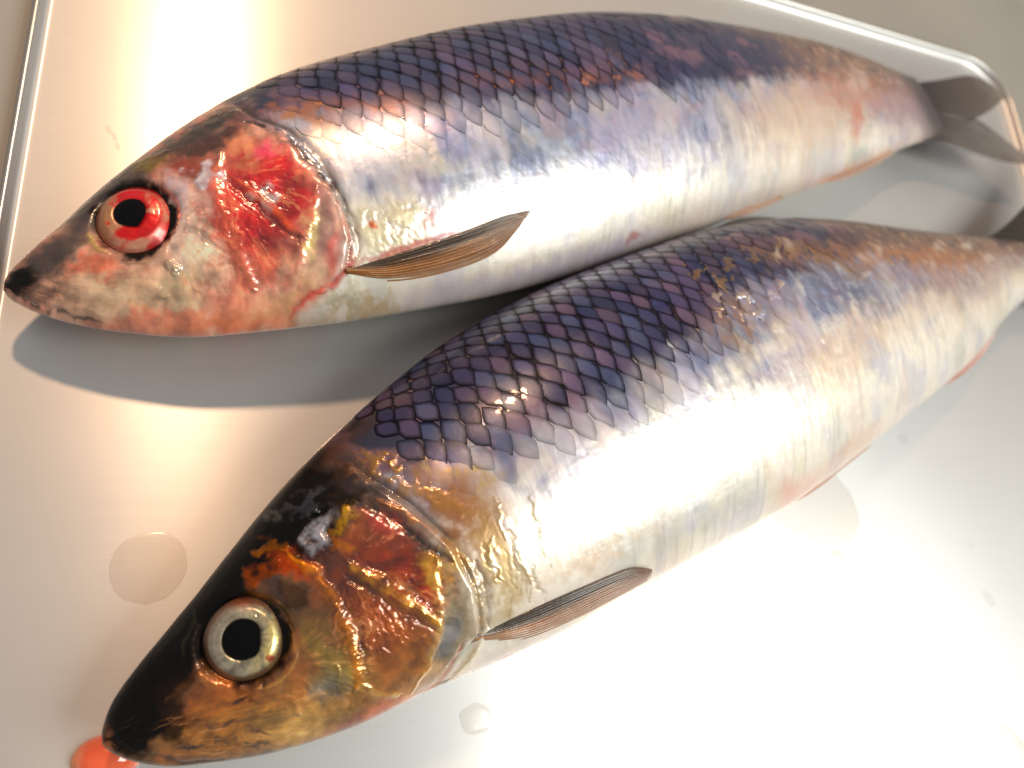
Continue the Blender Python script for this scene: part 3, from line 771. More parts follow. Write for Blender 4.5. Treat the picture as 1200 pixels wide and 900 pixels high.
def paint_bot(pt, S, T, PHI, top):
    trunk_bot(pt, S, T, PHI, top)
    f = BOT; B, Ln = pt.blob, pt.line
    # ---------------- head
    cut = np.interp(T, *zip(*sorted([(f.st(*f.P(p)[:2])[::-1]) for p in [(385, 525), (430, 560), (480, 592), (530, 640), (556, 690), (562, 740), (540, 790), (500, 806)]])))
    hd, n1, n2, n4 = head_base(pt, f, S, T, [(136, 82, 42), (104, 72, 38)], cut)
    pt.hd = hd
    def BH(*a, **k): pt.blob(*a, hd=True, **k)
    # cheek and jaw
    BH((300, 845), 130, 42, -8, (176, 118, 58), .9, .8, 1.0, .4, .26)
    BH((250, 812), 70, 26, -24, (164, 92, 40), .85, .7, .8, .35, .24)
    BH((350, 850), 60, 26, -14, (206, 166, 104), .75, .8, .8, .45, .24)
    BH((400, 770), 40, 56, -20, (158, 134, 70), .85, .7, 1.0, .55, .24, grain=.5)
    BH((385, 805), 22, 20, 0, (108, 122, 120), .6, .8, 1.0, .3, .28)
    BH((390, 740), 18, 22, 0, (176, 120, 88), .55, .8, .8, .3, .3, grain=1.2)
    # gill cover
    BH((455, 690), 92, 76, 35, (128, 50, 22), .95, .6, .8, .3, .24)
    BH((430, 690), 40, 34, 45, (92, 22, 14), .85, .7, 1.0, .25, .22)
    BH((490, 680), 46, 24, 42, (150, 52, 22), .8, .7, 1.0, .3, .22)
    BH((460, 620), 46, 22, 30, (120, 52, 38), .85, .6, .8, .25, .24, grain=.3)
    BH((448, 612), 22, 12, 30, (150, 50, 48), .7, .7, .8, .2, .24)
    BH((470, 780), 56, 40, -45, (176, 116, 62), .85, .7, 1.1, .4, .24, grain=.6)
    BH((450, 750), 46, 40, 20, (156, 78, 40), .6, .8, 1.2, .35, .24, grain=1.0)
    BH((535, 730), 26, 62, 12, (178, 168, 138), .9, .6, .8, .5, .24, grain=.3)
    BH((528, 740), 15, 30, 18, (136, 140, 152), .7, .7, .8, .45, .24)
    BH((540, 655), 20, 36, -30, (206, 170, 96), .8, .7, .8, .6, .22, grain=.7)
    BH((510, 668), 12, 28, -20, (224, 176, 84), .8, .7, .8, .7, .2, grain=1.0)
    BH((500, 800), 40, 14, -42, (196, 156, 112), .7, .7, .8, .3, .24)
    BH((440, 838), 70, 10, -24, (190, 96, 56), .7, .7, .6, .1, .26)
    # crown and snout: black
    for p, rx, ry, rot, a in (((190, 770), 92, 50, -56, 1), ((150, 850), 40, 40, -60, 1), ((240, 690), 60, 44, -55, 1), ((300, 620), 78, 46, -52, 1),
                              ((360, 560), 70, 36, -40, 1), ((345, 640), 70, 28, -20, .9), ((190, 840), 46, 30, 20, .85), ((345, 700), 22, 18, 0, .5), ((390, 590), 60, 20, -25, .85), ((345, 610), 50, 34, -45, 1), ((270, 800), 40, 9, 30, .5)):
        BH(p, rx, ry, rot, (10, 9, 7), a, .38, 1.0, .0, .3, wet=.16)
    BH((205, 812), 30, 26, -30, (44, 30, 16), .6, .8, 1.0, .0, .3)
    # gold-orange flecks on the crown, painted highlights among them
    BH((312, 672), 26, 13, -6, (170, 84, 34), .9, .55, 1.2, .6, .22, h=.35, grain=.8)
    BH((322, 690), 18, 16, 30, (84, 52, 46), .8, .6, 1.0, .3, .24)
    BH((318, 640), 14, 10, -10, (150, 92, 34), .85, .6, 1.2, .55, .22, h=.25, grain=.8)
    BH((405, 612), 8, 24, 28, (176, 136, 40), .9, .6, 1.0, .5, .25, h=.2, grain=.5)  # yellow highlight streak painted into the skin colour
    BH((374, 628), 13, 30, 24, (186, 190, 206), .6, .6, 1.2, .85, .36, h=.35, grain=.9)  # window reflection on wet skin, painted as a pale patch
    BH((396, 646), 14, 14, 0, (176, 104, 36), .85, .6, 1.0, .5, .22)
    BH((360, 585), 30, 9, -30, (86, 88, 100), .7, .6, 1.4, .4, .24, grain=1, h=.2)
    BH((430, 575), 40, 12, 18, (70, 60, 62), .75, .6, 1.0, .3, .24, h=.25)
    BH((320, 600), 10, 8, 0, (110, 112, 108), .6, .6, 1.2, .5, .25, h=.2, grain=1)
    BH((375, 545), 16, 12, 0, (66, 56, 54), .7, .5, .6, .2, .3)
    BH((405, 530), 15, 11, 20, (74, 64, 66), .7, .5, .6, .2, .3)
    BH((372, 655), 40, 14, 12, (62, 24, 14), .85, .6, 1.0, .1, .24)
    BH((345, 660), 26, 12, 30, (186, 78, 30), .8, .7, 1.0, .4, .22)
    # ridges and seams
    Ln([(330, 645), (365, 668), (392, 705), (410, 745), (420, 790), (414, 812)], 5.0, (214, 132, 52), .85, .7, .2, h=.35)
    Ln([(338, 640), (375, 664), (402, 705), (420, 745), (430, 790)], 4.0, (92, 34, 14), .6, .1, .3, h=-.25)
    Ln([(405, 660), (440, 682), (480, 708), (514, 728)], 7.0, (178, 128, 56), .9, .6, .22, h=.42)
    Ln([(402, 672), (440, 696), (480, 722), (512, 738)], 4.0, (84, 36, 14), .7, .1, .3, h=-.22)
    Ln([(415, 650), (450, 672), (490, 698), (516, 714)], 3.0, (96, 34, 16), .6, .1, .3, h=-.2)
    Ln([(512, 640), (510, 690), (514, 728), (505, 770), (480, 810)], 4.0, (196, 150, 84), .7, .6, .22, h=.3)
    Ln([(365, 606), (398, 588), (430, 592), (462, 612), (500, 640), (530, 658)], 6.0, (20, 14, 12), .9, .0, .28, h=-.5)
    Ln([(440, 585), (480, 606), (520, 634), (545, 660)], 4.0, (186, 116, 60), .6, .5, .24, h=.3)
    Ln([(545, 655), (560, 695), (564, 740), (548, 775), (520, 802)], 4.5, (190, 160, 104), .75, .55, .22, h=.35)
    Ln([(556, 655), (570, 695), (573, 735)], 3.5, (120, 100, 66), .6, .3, .3, h=-.4)
    Ln([(543, 752), (520, 792), (480, 826), (440, 846)], 4.0, (184, 86, 50), .7, .1, .26, h=-.3)
    Ln([(425, 800), (445, 815), (470, 812)], 3.0, (226, 190, 120), .6, .6, .2, h=.25)
    for k in range(11):                                     # fine branching lines of the cheek
        a0 = math.radians(-60 + 12 * k)
        Ln([(372 + 6 * k * .4, 760 + k * 2), (385 + 22 * math.cos(a0), 780 + 26 * math.sin(a0)), (395 + 48 * math.cos(a0), 790 + 46 * math.sin(a0))], 1.4, (176, 150, 84), .35, .5, .25, h=.08)
    for k in range(14):                                     # radiating striae of the gill cover
        a0 = math.radians(8 + 8 * k)
        Ln([(415 + 14 * math.cos(a0), 668 + 14 * math.sin(a0)), (415 + 55 * math.cos(a0), 668 + 58 * math.sin(a0)), (415 + 98 * math.cos(a0), 668 + 104 * math.sin(a0))], 2.2, (196, 120, 54), .30, .5, .22, h=.14, warp=.8)
    # jaw: mouth slit, upper-jaw plate, dark streaks
    Ln([(122, 866), (165, 884), (215, 893), (262, 888)], 3.0, (50, 26, 14), .8, .0, .3, h=-.45)
    Ln([(195, 818), (240, 790), (290, 800), (340, 822), (352, 838)], 9, (150, 96, 56), .25, .2, .26, h=.34)
    Ln([(196, 842), (260, 852), (320, 850), (352, 838)], 5, (110, 64, 30), .35, .1, .3, h=-.16)
    Ln([(245, 828), (270, 824), (288, 814)], 2.2, (40, 20, 10), .9, 0, .3)
    Ln([(258, 850), (275, 843)], 2.2, (52, 26, 12), .8, 0, .3)
    for k in range(16):
        x0 = RNG.uniform(150, 300); y0 = 856 + RNG.uniform(-8, 28) - max(0, x0 - 200) * .04
        Ln([(x0, y0), (x0 + RNG.uniform(12, 34), y0 + RNG.uniform(-4, 3))], RNG.uniform(1.2, 2.6), (46, 26, 12), .75, 0, .3, warp=.6)
    # socket
    striae(pt, (402, 660), (465, 700), 110, 80, 40, 201)
    striae(pt, (330, 780), (395, 770), 55, 70, -10, 205, .4, .05, 8)
    striae(pt, (90, 880), (290, 848), 130, 40, -8, 207, .35, .04, 30)
    mottle(pt, hd, 81, .26)
    B((286, 749), 57, 57, 0, (10, 8, 6), 1, .16, .7, .0, .3, wet=.15)
    d, _, _ = pt.line_dist([(286, 748), (287, 748)], 0)
    pt.disp += 1e-3 * np.where(d < 48, -1.5, -1.5 * np.exp(-((d - 48) / 9) ** 2))
    Ln([(338, 735), (346, 765), (338, 790), (318, 802), (296, 806)], 2.6, (196, 140, 62), .8, .5, .22, h=.2)
    Ln([(233, 788), (246, 800), (262, 806)], 4, (170, 104, 40), .8, .4, .24, h=.15)
    Ln([(212, 775), (222, 745), (230, 715)], 2, (50, 56, 40), .6, .2, .3, h=.1)

def trunk_top(pt, S, T, PHI, top):
    f = TOP
    trunk(pt, f, S, T, PHI, top, TD, TG, [(246, 242, 232), (132, 144, 176), (48, 50, 80), (36, 38, 44)], 12, .72)
    B, Ln = pt.blob, pt.line
    B((400, 122), 90, 10, -4, (206, 128, 76), .8, .7, 1.4, .5, .25, grain=1.0)
    B((610, 92), 70, 12, -3, (196, 118, 76), .75, .7, 1.8, .5, .25, grain=1.0)  # orange lamp reflection on the back, painted into the colour
    B((700, 84), 60, 10, -2, (190, 128, 110), .6, .7, 1.8, .4, .3, grain=1.0)
    B((370, 140), 36, 22, 30, (186, 126, 84), .8, .8, 1.4, .4, .28, grain=.9)
    B((376, 165), 22, 24, 20, (236, 220, 206), .8, .7, 1.4, .5, .28, grain=.6)
    B((440, 180), 60, 40, 20, (176, 184, 204), .5, .8, 2., .5, .3, grain=1.)
    B((460, 262), 50, 30, -15, (210, 196, 150), .7, .8, 1.6, .4, .25, grain=1.2, h=.2)
    B((505, 258), 10, 15, 20, (186, 110, 100), .7, .7, 1.0)
    B((437, 263), 5, 4, 0, (206, 90, 20), .9, .6, .4)
    B((480, 290), 70, 6, -18, (176, 60, 44), .8, .7, .6, .1, .25)
    B((560, 335), 90, 16, -12, (170, 164, 190), .5, 1.0, .6, .3)
    B((700, 298), 110, 14, -19, (158, 148, 184), .55, 1.0, .6, .3)
    B((742, 282), 10, 7, -19, (190, 110, 96), .7, .7, .8)
    B((420, 362), 60, 12, -6, (196, 160, 100), .7, .8, 1.2, .3, .25, grain=.8)
    B((400, 345), 30, 18, 0, (206, 196, 160), .7, .8, 1.2, .5, .2, grain=1, h=.2)
    B((940, 140), 80, 50, 0, (216, 190, 160), .65, .8, 2., .2, .35)
    B((1000, 110), 60, 24, 8, (190, 130, 100), .6, .8, 2., .2, .35, grain=.6)
    B((1005, 138), 8, 24, 0, (196, 84, 56), .55, .9, 1.6)
    B((1005, 92), 12, 16, 0, (226, 206, 196), .5, .9, 2.0, .4, .2, h=.2, grain=.8)
    B((1060, 130), 30, 34, 0, (170, 140, 146), .6, .8, 1.2)
    B((1010, 185), 16, 12, -30, (170, 180, 178), .6, .8, .8)
    B((990, 205), 60, 8, -26, (210, 150, 116), .55, 1.0, .6)
    B((760, 150), 60, 50, 0, (190, 188, 214), .5, .8, 2.0)
    pt.mix(.5 * sstep(.90, .96, S), (120, 100, 104), .1, .35); pt.mix(.92 * sstep(.935, .985, S), (56, 46, 46), .1, .35)
def paint_top(pt, S, T, PHI, top):
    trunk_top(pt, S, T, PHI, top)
    f = TOP; B, Ln = pt.blob, pt.line
    # ---------------- head
    cut = np.interp(T, *zip(*sorted([(f.st(*f.P(p)[:2])[::-1]) for p in [(262, 120), (300, 140), (335, 152), (372, 190), (398, 230), (410, 280), (405, 315), (385, 340), (350, 370)]])))
    hd, n1, n2, n4 = head_base(pt, f, S, T, [(210, 162, 140), (188, 122, 104)], cut)
    pt.hd = hd
    def BH(*a, **k): pt.blob(*a, hd=True, **k)
    BH((110, 335), 80, 34, 8, (212, 174, 146), .9, .8, 1.0, .4, .24)
    BH((105, 312), 40, 13, 4, (190, 84, 54), .75, .8, 1.0, .1, .25)
    BH((170, 350), 70, 26, 8, (224, 198, 166), .85, .8, 1.0, .45, .22, grain=.4)
    BH((215, 325), 30, 34, 0, (196, 180, 146), .8, .7, 1.0, .35, .22, grain=.5)
    BH((225, 300), 26, 24, 30, (128, 128, 112), .6, .8, 1.0, .35, .22, grain=.6)
    BH((240, 375), 130, 14, 3, (206, 112, 84), .7, .7, .8, .1, .25)
    BH((300, 365), 90, 18, -8, (206, 132, 100), .7, .8, 1.0, .15, .25, grain=.4)
    BH((215, 255), 40, 50, 10, (238, 208, 196), .9, .8, 1.0, .55, .22, grain=.4)
    BH((240, 285), 24, 50, -10, (232, 206, 180), .7, .8, 1.2, .4, .22, grain=.7)
    # red gill cover
    BH((315, 220), 76, 52, 42, (176, 8, 28), .95, .45, .9, .15, .22)
    BH((285, 270), 36, 68, -30, (178, 20, 32), .92, .5, 1.0, .15, .22, grain=.2)
    BH((330, 245), 30, 24, 50, (128, 2, 10), .85, .7, 1.0, .1, .2)
    BH((320, 285), 24, 20, 40, (140, 20, 26), .75, .7, 1.0, .1, .22)
    BH((288, 178), 30, 20, 20, (224, 150, 110), .75, .7, 1.0, .35, .22, grain=.7)
    BH((312, 178), 14, 12, 0, (226, 70, 110), .7, .7, .8, .2, .22)
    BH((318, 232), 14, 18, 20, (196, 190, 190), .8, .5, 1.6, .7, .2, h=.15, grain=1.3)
    BH((300, 320), 44, 26, -40, (206, 110, 86), .7, .8, 1.0, .2, .22, grain=.6)
    BH((368, 270), 12, 34, 6, (226, 208, 150), .9, .55, .8, .55, .2, grain=.5)
    BH((382, 265), 12, 46, -6, (168, 132, 124), .85, .6, .6, .3, .24)
    BH((392, 300), 10, 30, 10, (196, 80, 76), .7, .7, .6, .15, .24)
    BH((360, 320), 28, 24, -40, (206, 176, 150), .75, .7, 1.0, .4, .22, grain=.6)
    BH((345, 345), 40, 18, -30, (200, 160, 120), .7, .7, 1.0, .4, .22, grain=.6)
    # crown, snout, painted wet highlights
    BH((60, 300), 62, 22, -38, (62, 50, 42), .95, .6, .8, .0, .26)
    BH((20, 330), 26, 16, -30, (12, 10, 8), 1, .5, .6, .0, .3, wet=.2)
    BH((48, 345), 26, 9, 22, (50, 38, 28), .7, .7, .8, .0, .26)
    BH((110, 240), 46, 26, -40, (48, 40, 34), .95, .6, .8, .0, .26)
    BH((150, 205), 40, 18, -34, (40, 36, 30), .9, .5, .6, .05, .26)
    BH((178, 188), 30, 9, -20, (156, 130, 30), .9, .6, .8, .35, .22, h=.15)
    BH((215, 168), 40, 12, -30, (104, 60, 30), .9, .6, 1.0, .25, .24, grain=.4)
    BH((235, 152), 64, 14, -30, (46, 34, 28), .9, .6, 1.0, .1, .26)
    BH((250, 168), 44, 12, -22, (54, 26, 18), .9, .6, 1.0, .1, .24)
    BH((225, 195), 36, 14, -8, (150, 52, 24), .8, .7, 1.0, .2, .22)
    BH((290, 138), 40, 12, -6, (48, 34, 28), .95, .6, .8, .1, .25)
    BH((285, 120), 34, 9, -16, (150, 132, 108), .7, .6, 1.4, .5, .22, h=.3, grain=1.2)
    BH((241, 206), 15, 13, 0, (236, 234, 246), .8, .5, 1.1, .6, .4, h=.2, grain=.5)  # specular highlights painted as pale patches, here and on the next line
    BH((208, 235), 12, 22, 15, (214, 204, 220), .75, .6, 1.2, .6, .18, grain=.7)
    BH((196, 208), 11, 9, 0, (214, 196, 206), .75, .6, 1.2, .6, .18, grain=.7)
    # seams
    Ln([(290, 146), (312, 150), (335, 160), (362, 188), (385, 215), (396, 240)], 5.5, (18, 13, 16), .95, 0, .25, h=-.5)
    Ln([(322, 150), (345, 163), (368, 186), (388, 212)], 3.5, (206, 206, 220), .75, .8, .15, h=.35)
    Ln([(300, 214), (270, 210)], 4, (90, 20, 16), .6, 0, .25)
    Ln([(262, 212), (290, 232), (320, 258), (352, 286)], 3.5, (92, 14, 14), .8, 0, .25, h=-.35)
    Ln([(268, 206), (298, 226), (328, 252), (356, 280)], 4.5, (206, 90, 56), .7, .3, .22, h=.26)
    Ln([(258, 180), (252, 215), (262, 255), (278, 300), (300, 340)], 8, (206, 120, 84), .4, .3, .24, h=.38)
    Ln([(372, 222), (362, 250), (356, 284), (346, 320)], 7, (216, 130, 104), .45, .25, .24, h=.34)
    Ln([(392, 232), (406, 265), (411, 300), (398, 326), (375, 345)], 3.5, (206, 130, 116), .7, .3, .22, h=.35)
    Ln([(402, 232), (416, 265), (420, 300)], 3.0, (130, 120, 116), .6, .2, .3, h=-.4)
    Ln([(420, 300), (395, 328), (365, 350), (335, 372)], 3.5, (196, 60, 50), .75, .1, .24, h=-.25)
    Ln([(5, 338), (30, 352), (70, 366), (120, 376)], 2.4, (46, 30, 20), .8, 0, .3, h=-.4)
    Ln([(62, 330), (110, 322), (160, 330), (196, 348)], 9, (170, 110, 80), .2, .2, .26, h=.34)
    Ln([(60, 345), (110, 352), (165, 356), (196, 348)], 5, (150, 96, 64), .3, .1, .3, h=-.14)
    for k in range(14):
        a0 = math.radians(20 + 9 * k)
        Ln([(262 + 10 * math.cos(a0), 205 + 10 * math.sin(a0)), (262 + 45 * math.cos(a0), 205 + 50 * math.sin(a0)), (262 + 88 * math.cos(a0), 205 + 98 * math.sin(a0))], 1.8, (226, 90, 76), .35, .3, .2, h=.12, warp=.8)
    for p, r in (((199, 310), 7), ((208, 314), 5), ((205, 320), 4)):       # slime bubbles
        B(p, r, r, 0, (190, 180, 160), .5, .4, .1, .3, .12, h=.5)
    # socket
    striae(pt, (262, 205), (320, 235), 90, 70, 40, 211, .24, .05)
    striae(pt, (255, 225), (290, 300), 50, 70, -30, 213, .3, .05, 12)
    striae(pt, (190, 250), (235, 300), 50, 70, -10, 215, .35, .05, 8)
    striae(pt, (-20, 330), (130, 345), 110, 36, 8, 217, .16, .03, 22)
    mottle(pt, hd, 91, .20)
    B((157, 252), 50, 50, 0, (16, 11, 9), 1, .16, .7, .0, .3, wet=.15)
    d, _, _ = pt.line_dist([(157, 252), (158, 252)], 0)
    pt.disp += 1e-3 * np.where(d < 43, -1.5, -1.5 * np.exp(-((d - 43) / 8) ** 2))
    Ln([(202, 272), (196, 292), (178, 304), (150, 306)], 2.6, (196, 150, 116), .7, .4, .22, h=.2)
    Ln([(103, 272), (112, 288), (126, 298)], 3.5, (176, 160, 60), .7, .3, .24, h=.1)

herring_b = thing('herring', BOT.o, 'whole raw herring with silver eye and orange brown gill cover beside the blood drop', 'fish', 'whole raw herrings on the tray', BOT.ang)
herring_t = thing('herring', TOP.o, 'whole raw herring with blood red eye, crimson gill cover and forked tail', 'fish', 'whole raw herrings on the tray', TOP.ang)
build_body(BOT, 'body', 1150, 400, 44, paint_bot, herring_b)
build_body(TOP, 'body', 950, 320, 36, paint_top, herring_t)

PALB = [(50, 58, 112), (82, 80, 136), (108, 88, 138), (68, 86, 140), (60, 66, 118), (116, 96, 132), (38, 52, 112), (86, 98, 146), (74, 72, 126)]
PALT = [(60, 72, 116), (92, 90, 142), (106, 96, 136), (74, 90, 138), (70, 76, 120), (84, 96, 138)]
sb = lambda f, pts: tuple(np.array(v) for v in zip(*sorted([(f.st(*f.P(p)[:2])[::-1]) for p in pts])))
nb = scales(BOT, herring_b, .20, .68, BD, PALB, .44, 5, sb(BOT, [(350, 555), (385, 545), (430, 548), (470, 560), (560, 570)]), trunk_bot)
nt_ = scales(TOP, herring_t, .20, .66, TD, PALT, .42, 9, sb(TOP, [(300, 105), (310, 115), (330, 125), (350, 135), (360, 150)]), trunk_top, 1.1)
print('scales', nb, nt_)

# ------------------------------------------------------------------ eyes
def ip_b(th, rr, x, y):
    n = fbm(np.cos(th) * 2.2 + rr * 2 + 5, np.sin(th) * 2.2 + 9, 31, 4)
    fine = fbm(th * 16, rr * 4, 37, 3)
    silver, gold, rose = lin((200, 194, 170)), lin((214, 190, 96)), lin((176, 124, 88))
    c = silver + (gold - silver) * (sstep(-.1, .6, x) * .7 * sstep(.3, .7, n))[:, None]
    c = c * (.10 + 1.1 * n + .5 * (fine - .5))[:, None]
    c += (lin((120, 112, 112)) - c) * (.55 * sstep(.1, .8, -x) * sstep(.35, .6, n))[:, None]
    outer = sstep(.62, .80, rr)
    c += (rose * .42 - c) * (outer * .9)[:, None]
    c += (lin((40, 26, 18)) - c) * (sstep(.84, .96, rr) * .95)[:, None]
    red = np.exp(-(((x - .66) / .11) ** 2 + ((y + .44) / .10) ** 2)) > .45
    c[red] = lin((150, 24, 22))
    c += (lin((176, 84, 50)) - c) * (.6 * np.exp(-(((x + .15) / .35) ** 2 + ((y - .85) / .14) ** 2)))[:, None]
    c += (lin((225, 205, 130)) - c) * (.75 * np.exp(-(((x - .62) / .12) ** 2 + ((y - .1) / .42) ** 2)) * sstep(.3, .55, fine + n - .5))[:, None]  # bright yellow strip: window reflection painted onto the iris
    c += (lin((235, 225, 180)) - c) * (.8 * np.exp(-((rr - .04) / .05) ** 2) * sstep(.4, .6, n))[:, None]
    return c, np.full(len(c), .55)
def pup_b(th):
    d = (th - 5.5 + np.pi) % (2 * np.pi) - np.pi                    # faint corner below right
    flat = (th - .15 + np.pi) % (2 * np.pi) - np.pi
    return .49 + .035 * np.exp(-(d / .25) ** 2) - .05 * np.exp(-(flat / .45) ** 2)
eye(BOT, herring_b, (286, 749), 47, (-.03, .0), pup_b, ip_b, 41)
def ip_t(th, rr, x, y):
    n = fbm(np.cos(th) * 2.0 + rr * 2 + 2, np.sin(th) * 2.0 + 3, 51, 4)
    fine = fbm(th * 14, rr * 4, 57, 3)
    cream, red, gold = lin((222, 160, 128)), lin((206, 10, 18)), lin((150, 112, 58))
    a = np.arctan2(y, x)
    c = np.repeat(cream[None], len(x), 0) * (.7 + .6 * n + .3 * (fine - .5))[:, None]
    c += (gold - c) * (.75 * sstep(.2, .8, -x))[:, None]
    blood = np.clip(np.exp(-((a - 1.7) / .8) ** 2) * (1 - .2 * rr) + np.exp(-((a + 1.2) / .95) ** 2) * (1 - sstep(.35, .7, rr)) * 1.2 + np.exp(-((a + .55) / .38) ** 2) * 1.1 + .9 * np.exp(-((a - .3) / 1.1) ** 2) * sstep(.72, .86, rr), 0, 1)
    blood = sstep(.08, .60, blood + 1.3 * (n - .5) + .35 * (fine - .5))
    c += (red * (.75 + .5 * n)[:, None] - c) * blood[:, None]
    c += (lin((120, 20, 26)) - c) * (.7 * np.exp(-(((x - .6) / .2) ** 2 + ((y + .6) / .16) ** 2)))[:, None]
    c += (lin((206, 130, 110)) - c) * (.5 * np.exp(-((rr - .66) / .09) ** 2))[:, None]
    c += (lin((150, 40, 40)) - c) * (.6 * sstep(.78, .9, rr))[:, None]
    c += (lin((34, 20, 16)) - c) * (sstep(.92, 1.0, rr) * .95)[:, None]
    return c, np.full(len(c), .35)
def pup_t(th):
    d = (th - 5.25 + np.pi) % (2 * np.pi) - np.pi                   # drawn to a point below right
    return .40 + .11 * np.exp(-(np.abs(d) / .42) ** 1.3) - .02 * np.cos(2 * (d - .2))
eye(TOP, herring_t, (157, 252), 43.5, (-.10, .06), pup_t, ip_t, 43)

# ------------------------------------------------------------------ fins
def surf_pts(f, pts, lift):
    out = []
    for k, p in enumerate(pts):
        l = lift[0] + (lift[1] - lift[0]) * k / (len(pts) - 1); out.append(f.P(p, l))
    return out
one = lambda a: (lambda U, W: np.full(len(U), a))
def pec_col(c0, c1, cdark):
    a, b, d_ = lin(c0), lin(c1), lin(cdark)
    def g(U, W):
        c = d_ + (a - d_) * sstep(.25, .62, W + .12 * (fbm(U * 5, W * 5, 17, 3) - .5))[:, None]
        c = c + (b - c) * (sstep(.45, 1.0, U) * .6)[:, None]
        st = .5 + .5 * np.cos(W * 22 * np.pi + 2 * U)
        c = c * (.86 + .24 * st)[:, None]
        return c * (1 + .7 * (fbm(U * 5, W * 9, 7, 4) - .5))[:, None]
    return g
fin('pectoral_fin', TOP, herring_t,
    surf_pts(TOP, [(404, 315), (462, 299), (530, 277), (588, 255), (623, 246)], (-.0004, .0008)),
    surf_pts(TOP, [(405, 319), (455, 329), (520, 320), (578, 298), (612, 262)], (-.0004, .0003)),
    11, pec_col((150, 98, 50), (128, 104, 84), (58, 42, 29)), lambda U, W: np.clip(.97 - .55 * sstep(.35, .95, W) - .35 * sstep(.75, 1, U), 0, 1), arch=.0003)
fin('pectoral_fin', BOT, herring_b,
    surf_pts(BOT, [(548, 747), (614, 718), (680, 690), (738, 667), (764, 667)], (-.0004, .0007)),
    surf_pts(BOT, [(549, 750), (614, 748), (680, 722), (728, 697), (760, 680)], (-.0004, .0003)),
    11, pec_col((156, 106, 64), (140, 102, 80), (54, 42, 30)), lambda U, W: np.clip(.95 - .35 * sstep(.35, .95, W) - .4 * sstep(.8, 1, U), 0, 1), arch=.0003)

def tail(f, parent, lobes, c0, c1):
    """forked tail built from photo outlines on the fish's mid-plane"""
    o = bpy.data.objects.new('tail_fin', None); COL.objects.link(o); o.parent = parent; o.empty_display_size = .005
    for zo, outer, inner in lobes:
        n = len(outer)
        A = [f.PM(p, zo * k / (n - 1)) for k, p in enumerate(outer)]; B = [f.PM(p, zo * k / (n - 1)) for k, p in enumerate(inner)]
        fin('lobe', f, o, A, B, 9, grad_col(c0, c1), lambda U, W: np.clip(1 - .15 * W - .45 * sstep(.35, 1, U), 0, 1), (.0005, .00012), .0004, nl=36, thick_=.0003, seed=3)
    return o
tail(TOP, herring_t, [(.003, [(1078, 97), (1105, 93), (1135, 89), (1158, 97), (1177, 113)], [(1078, 134), (1110, 136), (1140, 139), (1162, 128), (1176, 115)]),
                      (.0015, [(1076, 165), (1105, 168), (1140, 179), (1175, 189), (1214, 193)], [(1078, 130), (1110, 131), (1140, 138), (1168, 157), (1210, 189)])], (34, 27, 25), (104, 94, 86))
tail(BOT, herring_b, [(.003, [(1148, 284), (1176, 266), (1202, 240), (1230, 205), (1262, 172)], [(1165, 312), (1200, 310), (1240, 285), (1256, 240), (1264, 176)]),
                      (.001, [(1176, 352), (1210, 345), (1250, 352), (1290, 365), (1315, 376)], [(1165, 314), (1200, 314), (1240, 300), (1280, 335), (1313, 372)])], (20, 18, 13), (64, 54, 34))

def edge_fin(name, f, parent, inner, outer, nray, c0, c1, opa=.9, zo=(0.002, 0.0)):
    fin(name, f, parent, [f.PM(p, zo[0]) for p in inner], [f.PM(p, zo[1]) for p in outer], nray, grad_col(c0, c1), lambda U, W: opa * (1 - .75 * sstep(.35, 1, W)), (.00018, .00006), .0002, nl=24, thick_=.00025)
edge_fin('dorsal_fin', BOT, herring_b, [(838, 272), (870, 266), (905, 265), (940, 266)], [(836, 268), (866, 256), (900, 255), (946, 263)], 5, (24, 25, 22), (40, 40, 36), 1., (.004, .001))
edge_fin('dorsal_fin', TOP, herring_t, [(660, 27), (690, 27), (715, 28), (745, 29)], [(656, 24), (684, 19), (705, 20), (750, 27)], 4, (40, 42, 40), (60, 62, 60), 1., (.003, .001))
edge_fin('pelvic_fin', TOP, herring_t, [(838, 258), (865, 246), (892, 234), (915, 228)], [(839, 259), (870, 254), (898, 243), (920, 232)], 6, (196, 152, 130), (210, 176, 150), .6)
edge_fin('anal_fin', TOP, herring_t, [(955, 214), (985, 205), (1015, 192), (1042, 176)], [(956, 215), (988, 210), (1020, 197), (1050, 179)], 8, (196, 152, 130), (206, 176, 154), .55)
edge_fin('pelvic_fin', BOT, herring_b, [(918, 592), (945, 570), (985, 540), (1015, 520)], [(919, 593), (950, 578), (990, 547), (1022, 522)], 6, (196, 128, 104), (208, 168, 140), .8)
edge_fin('anal_fin', BOT, herring_b, [(1090, 458), (1115, 436), (1140, 412), (1160, 388)], [(1091, 459), (1124, 442), (1152, 416), (1168, 388)], 8, (196, 100, 80), (214, 194, 184), .8)

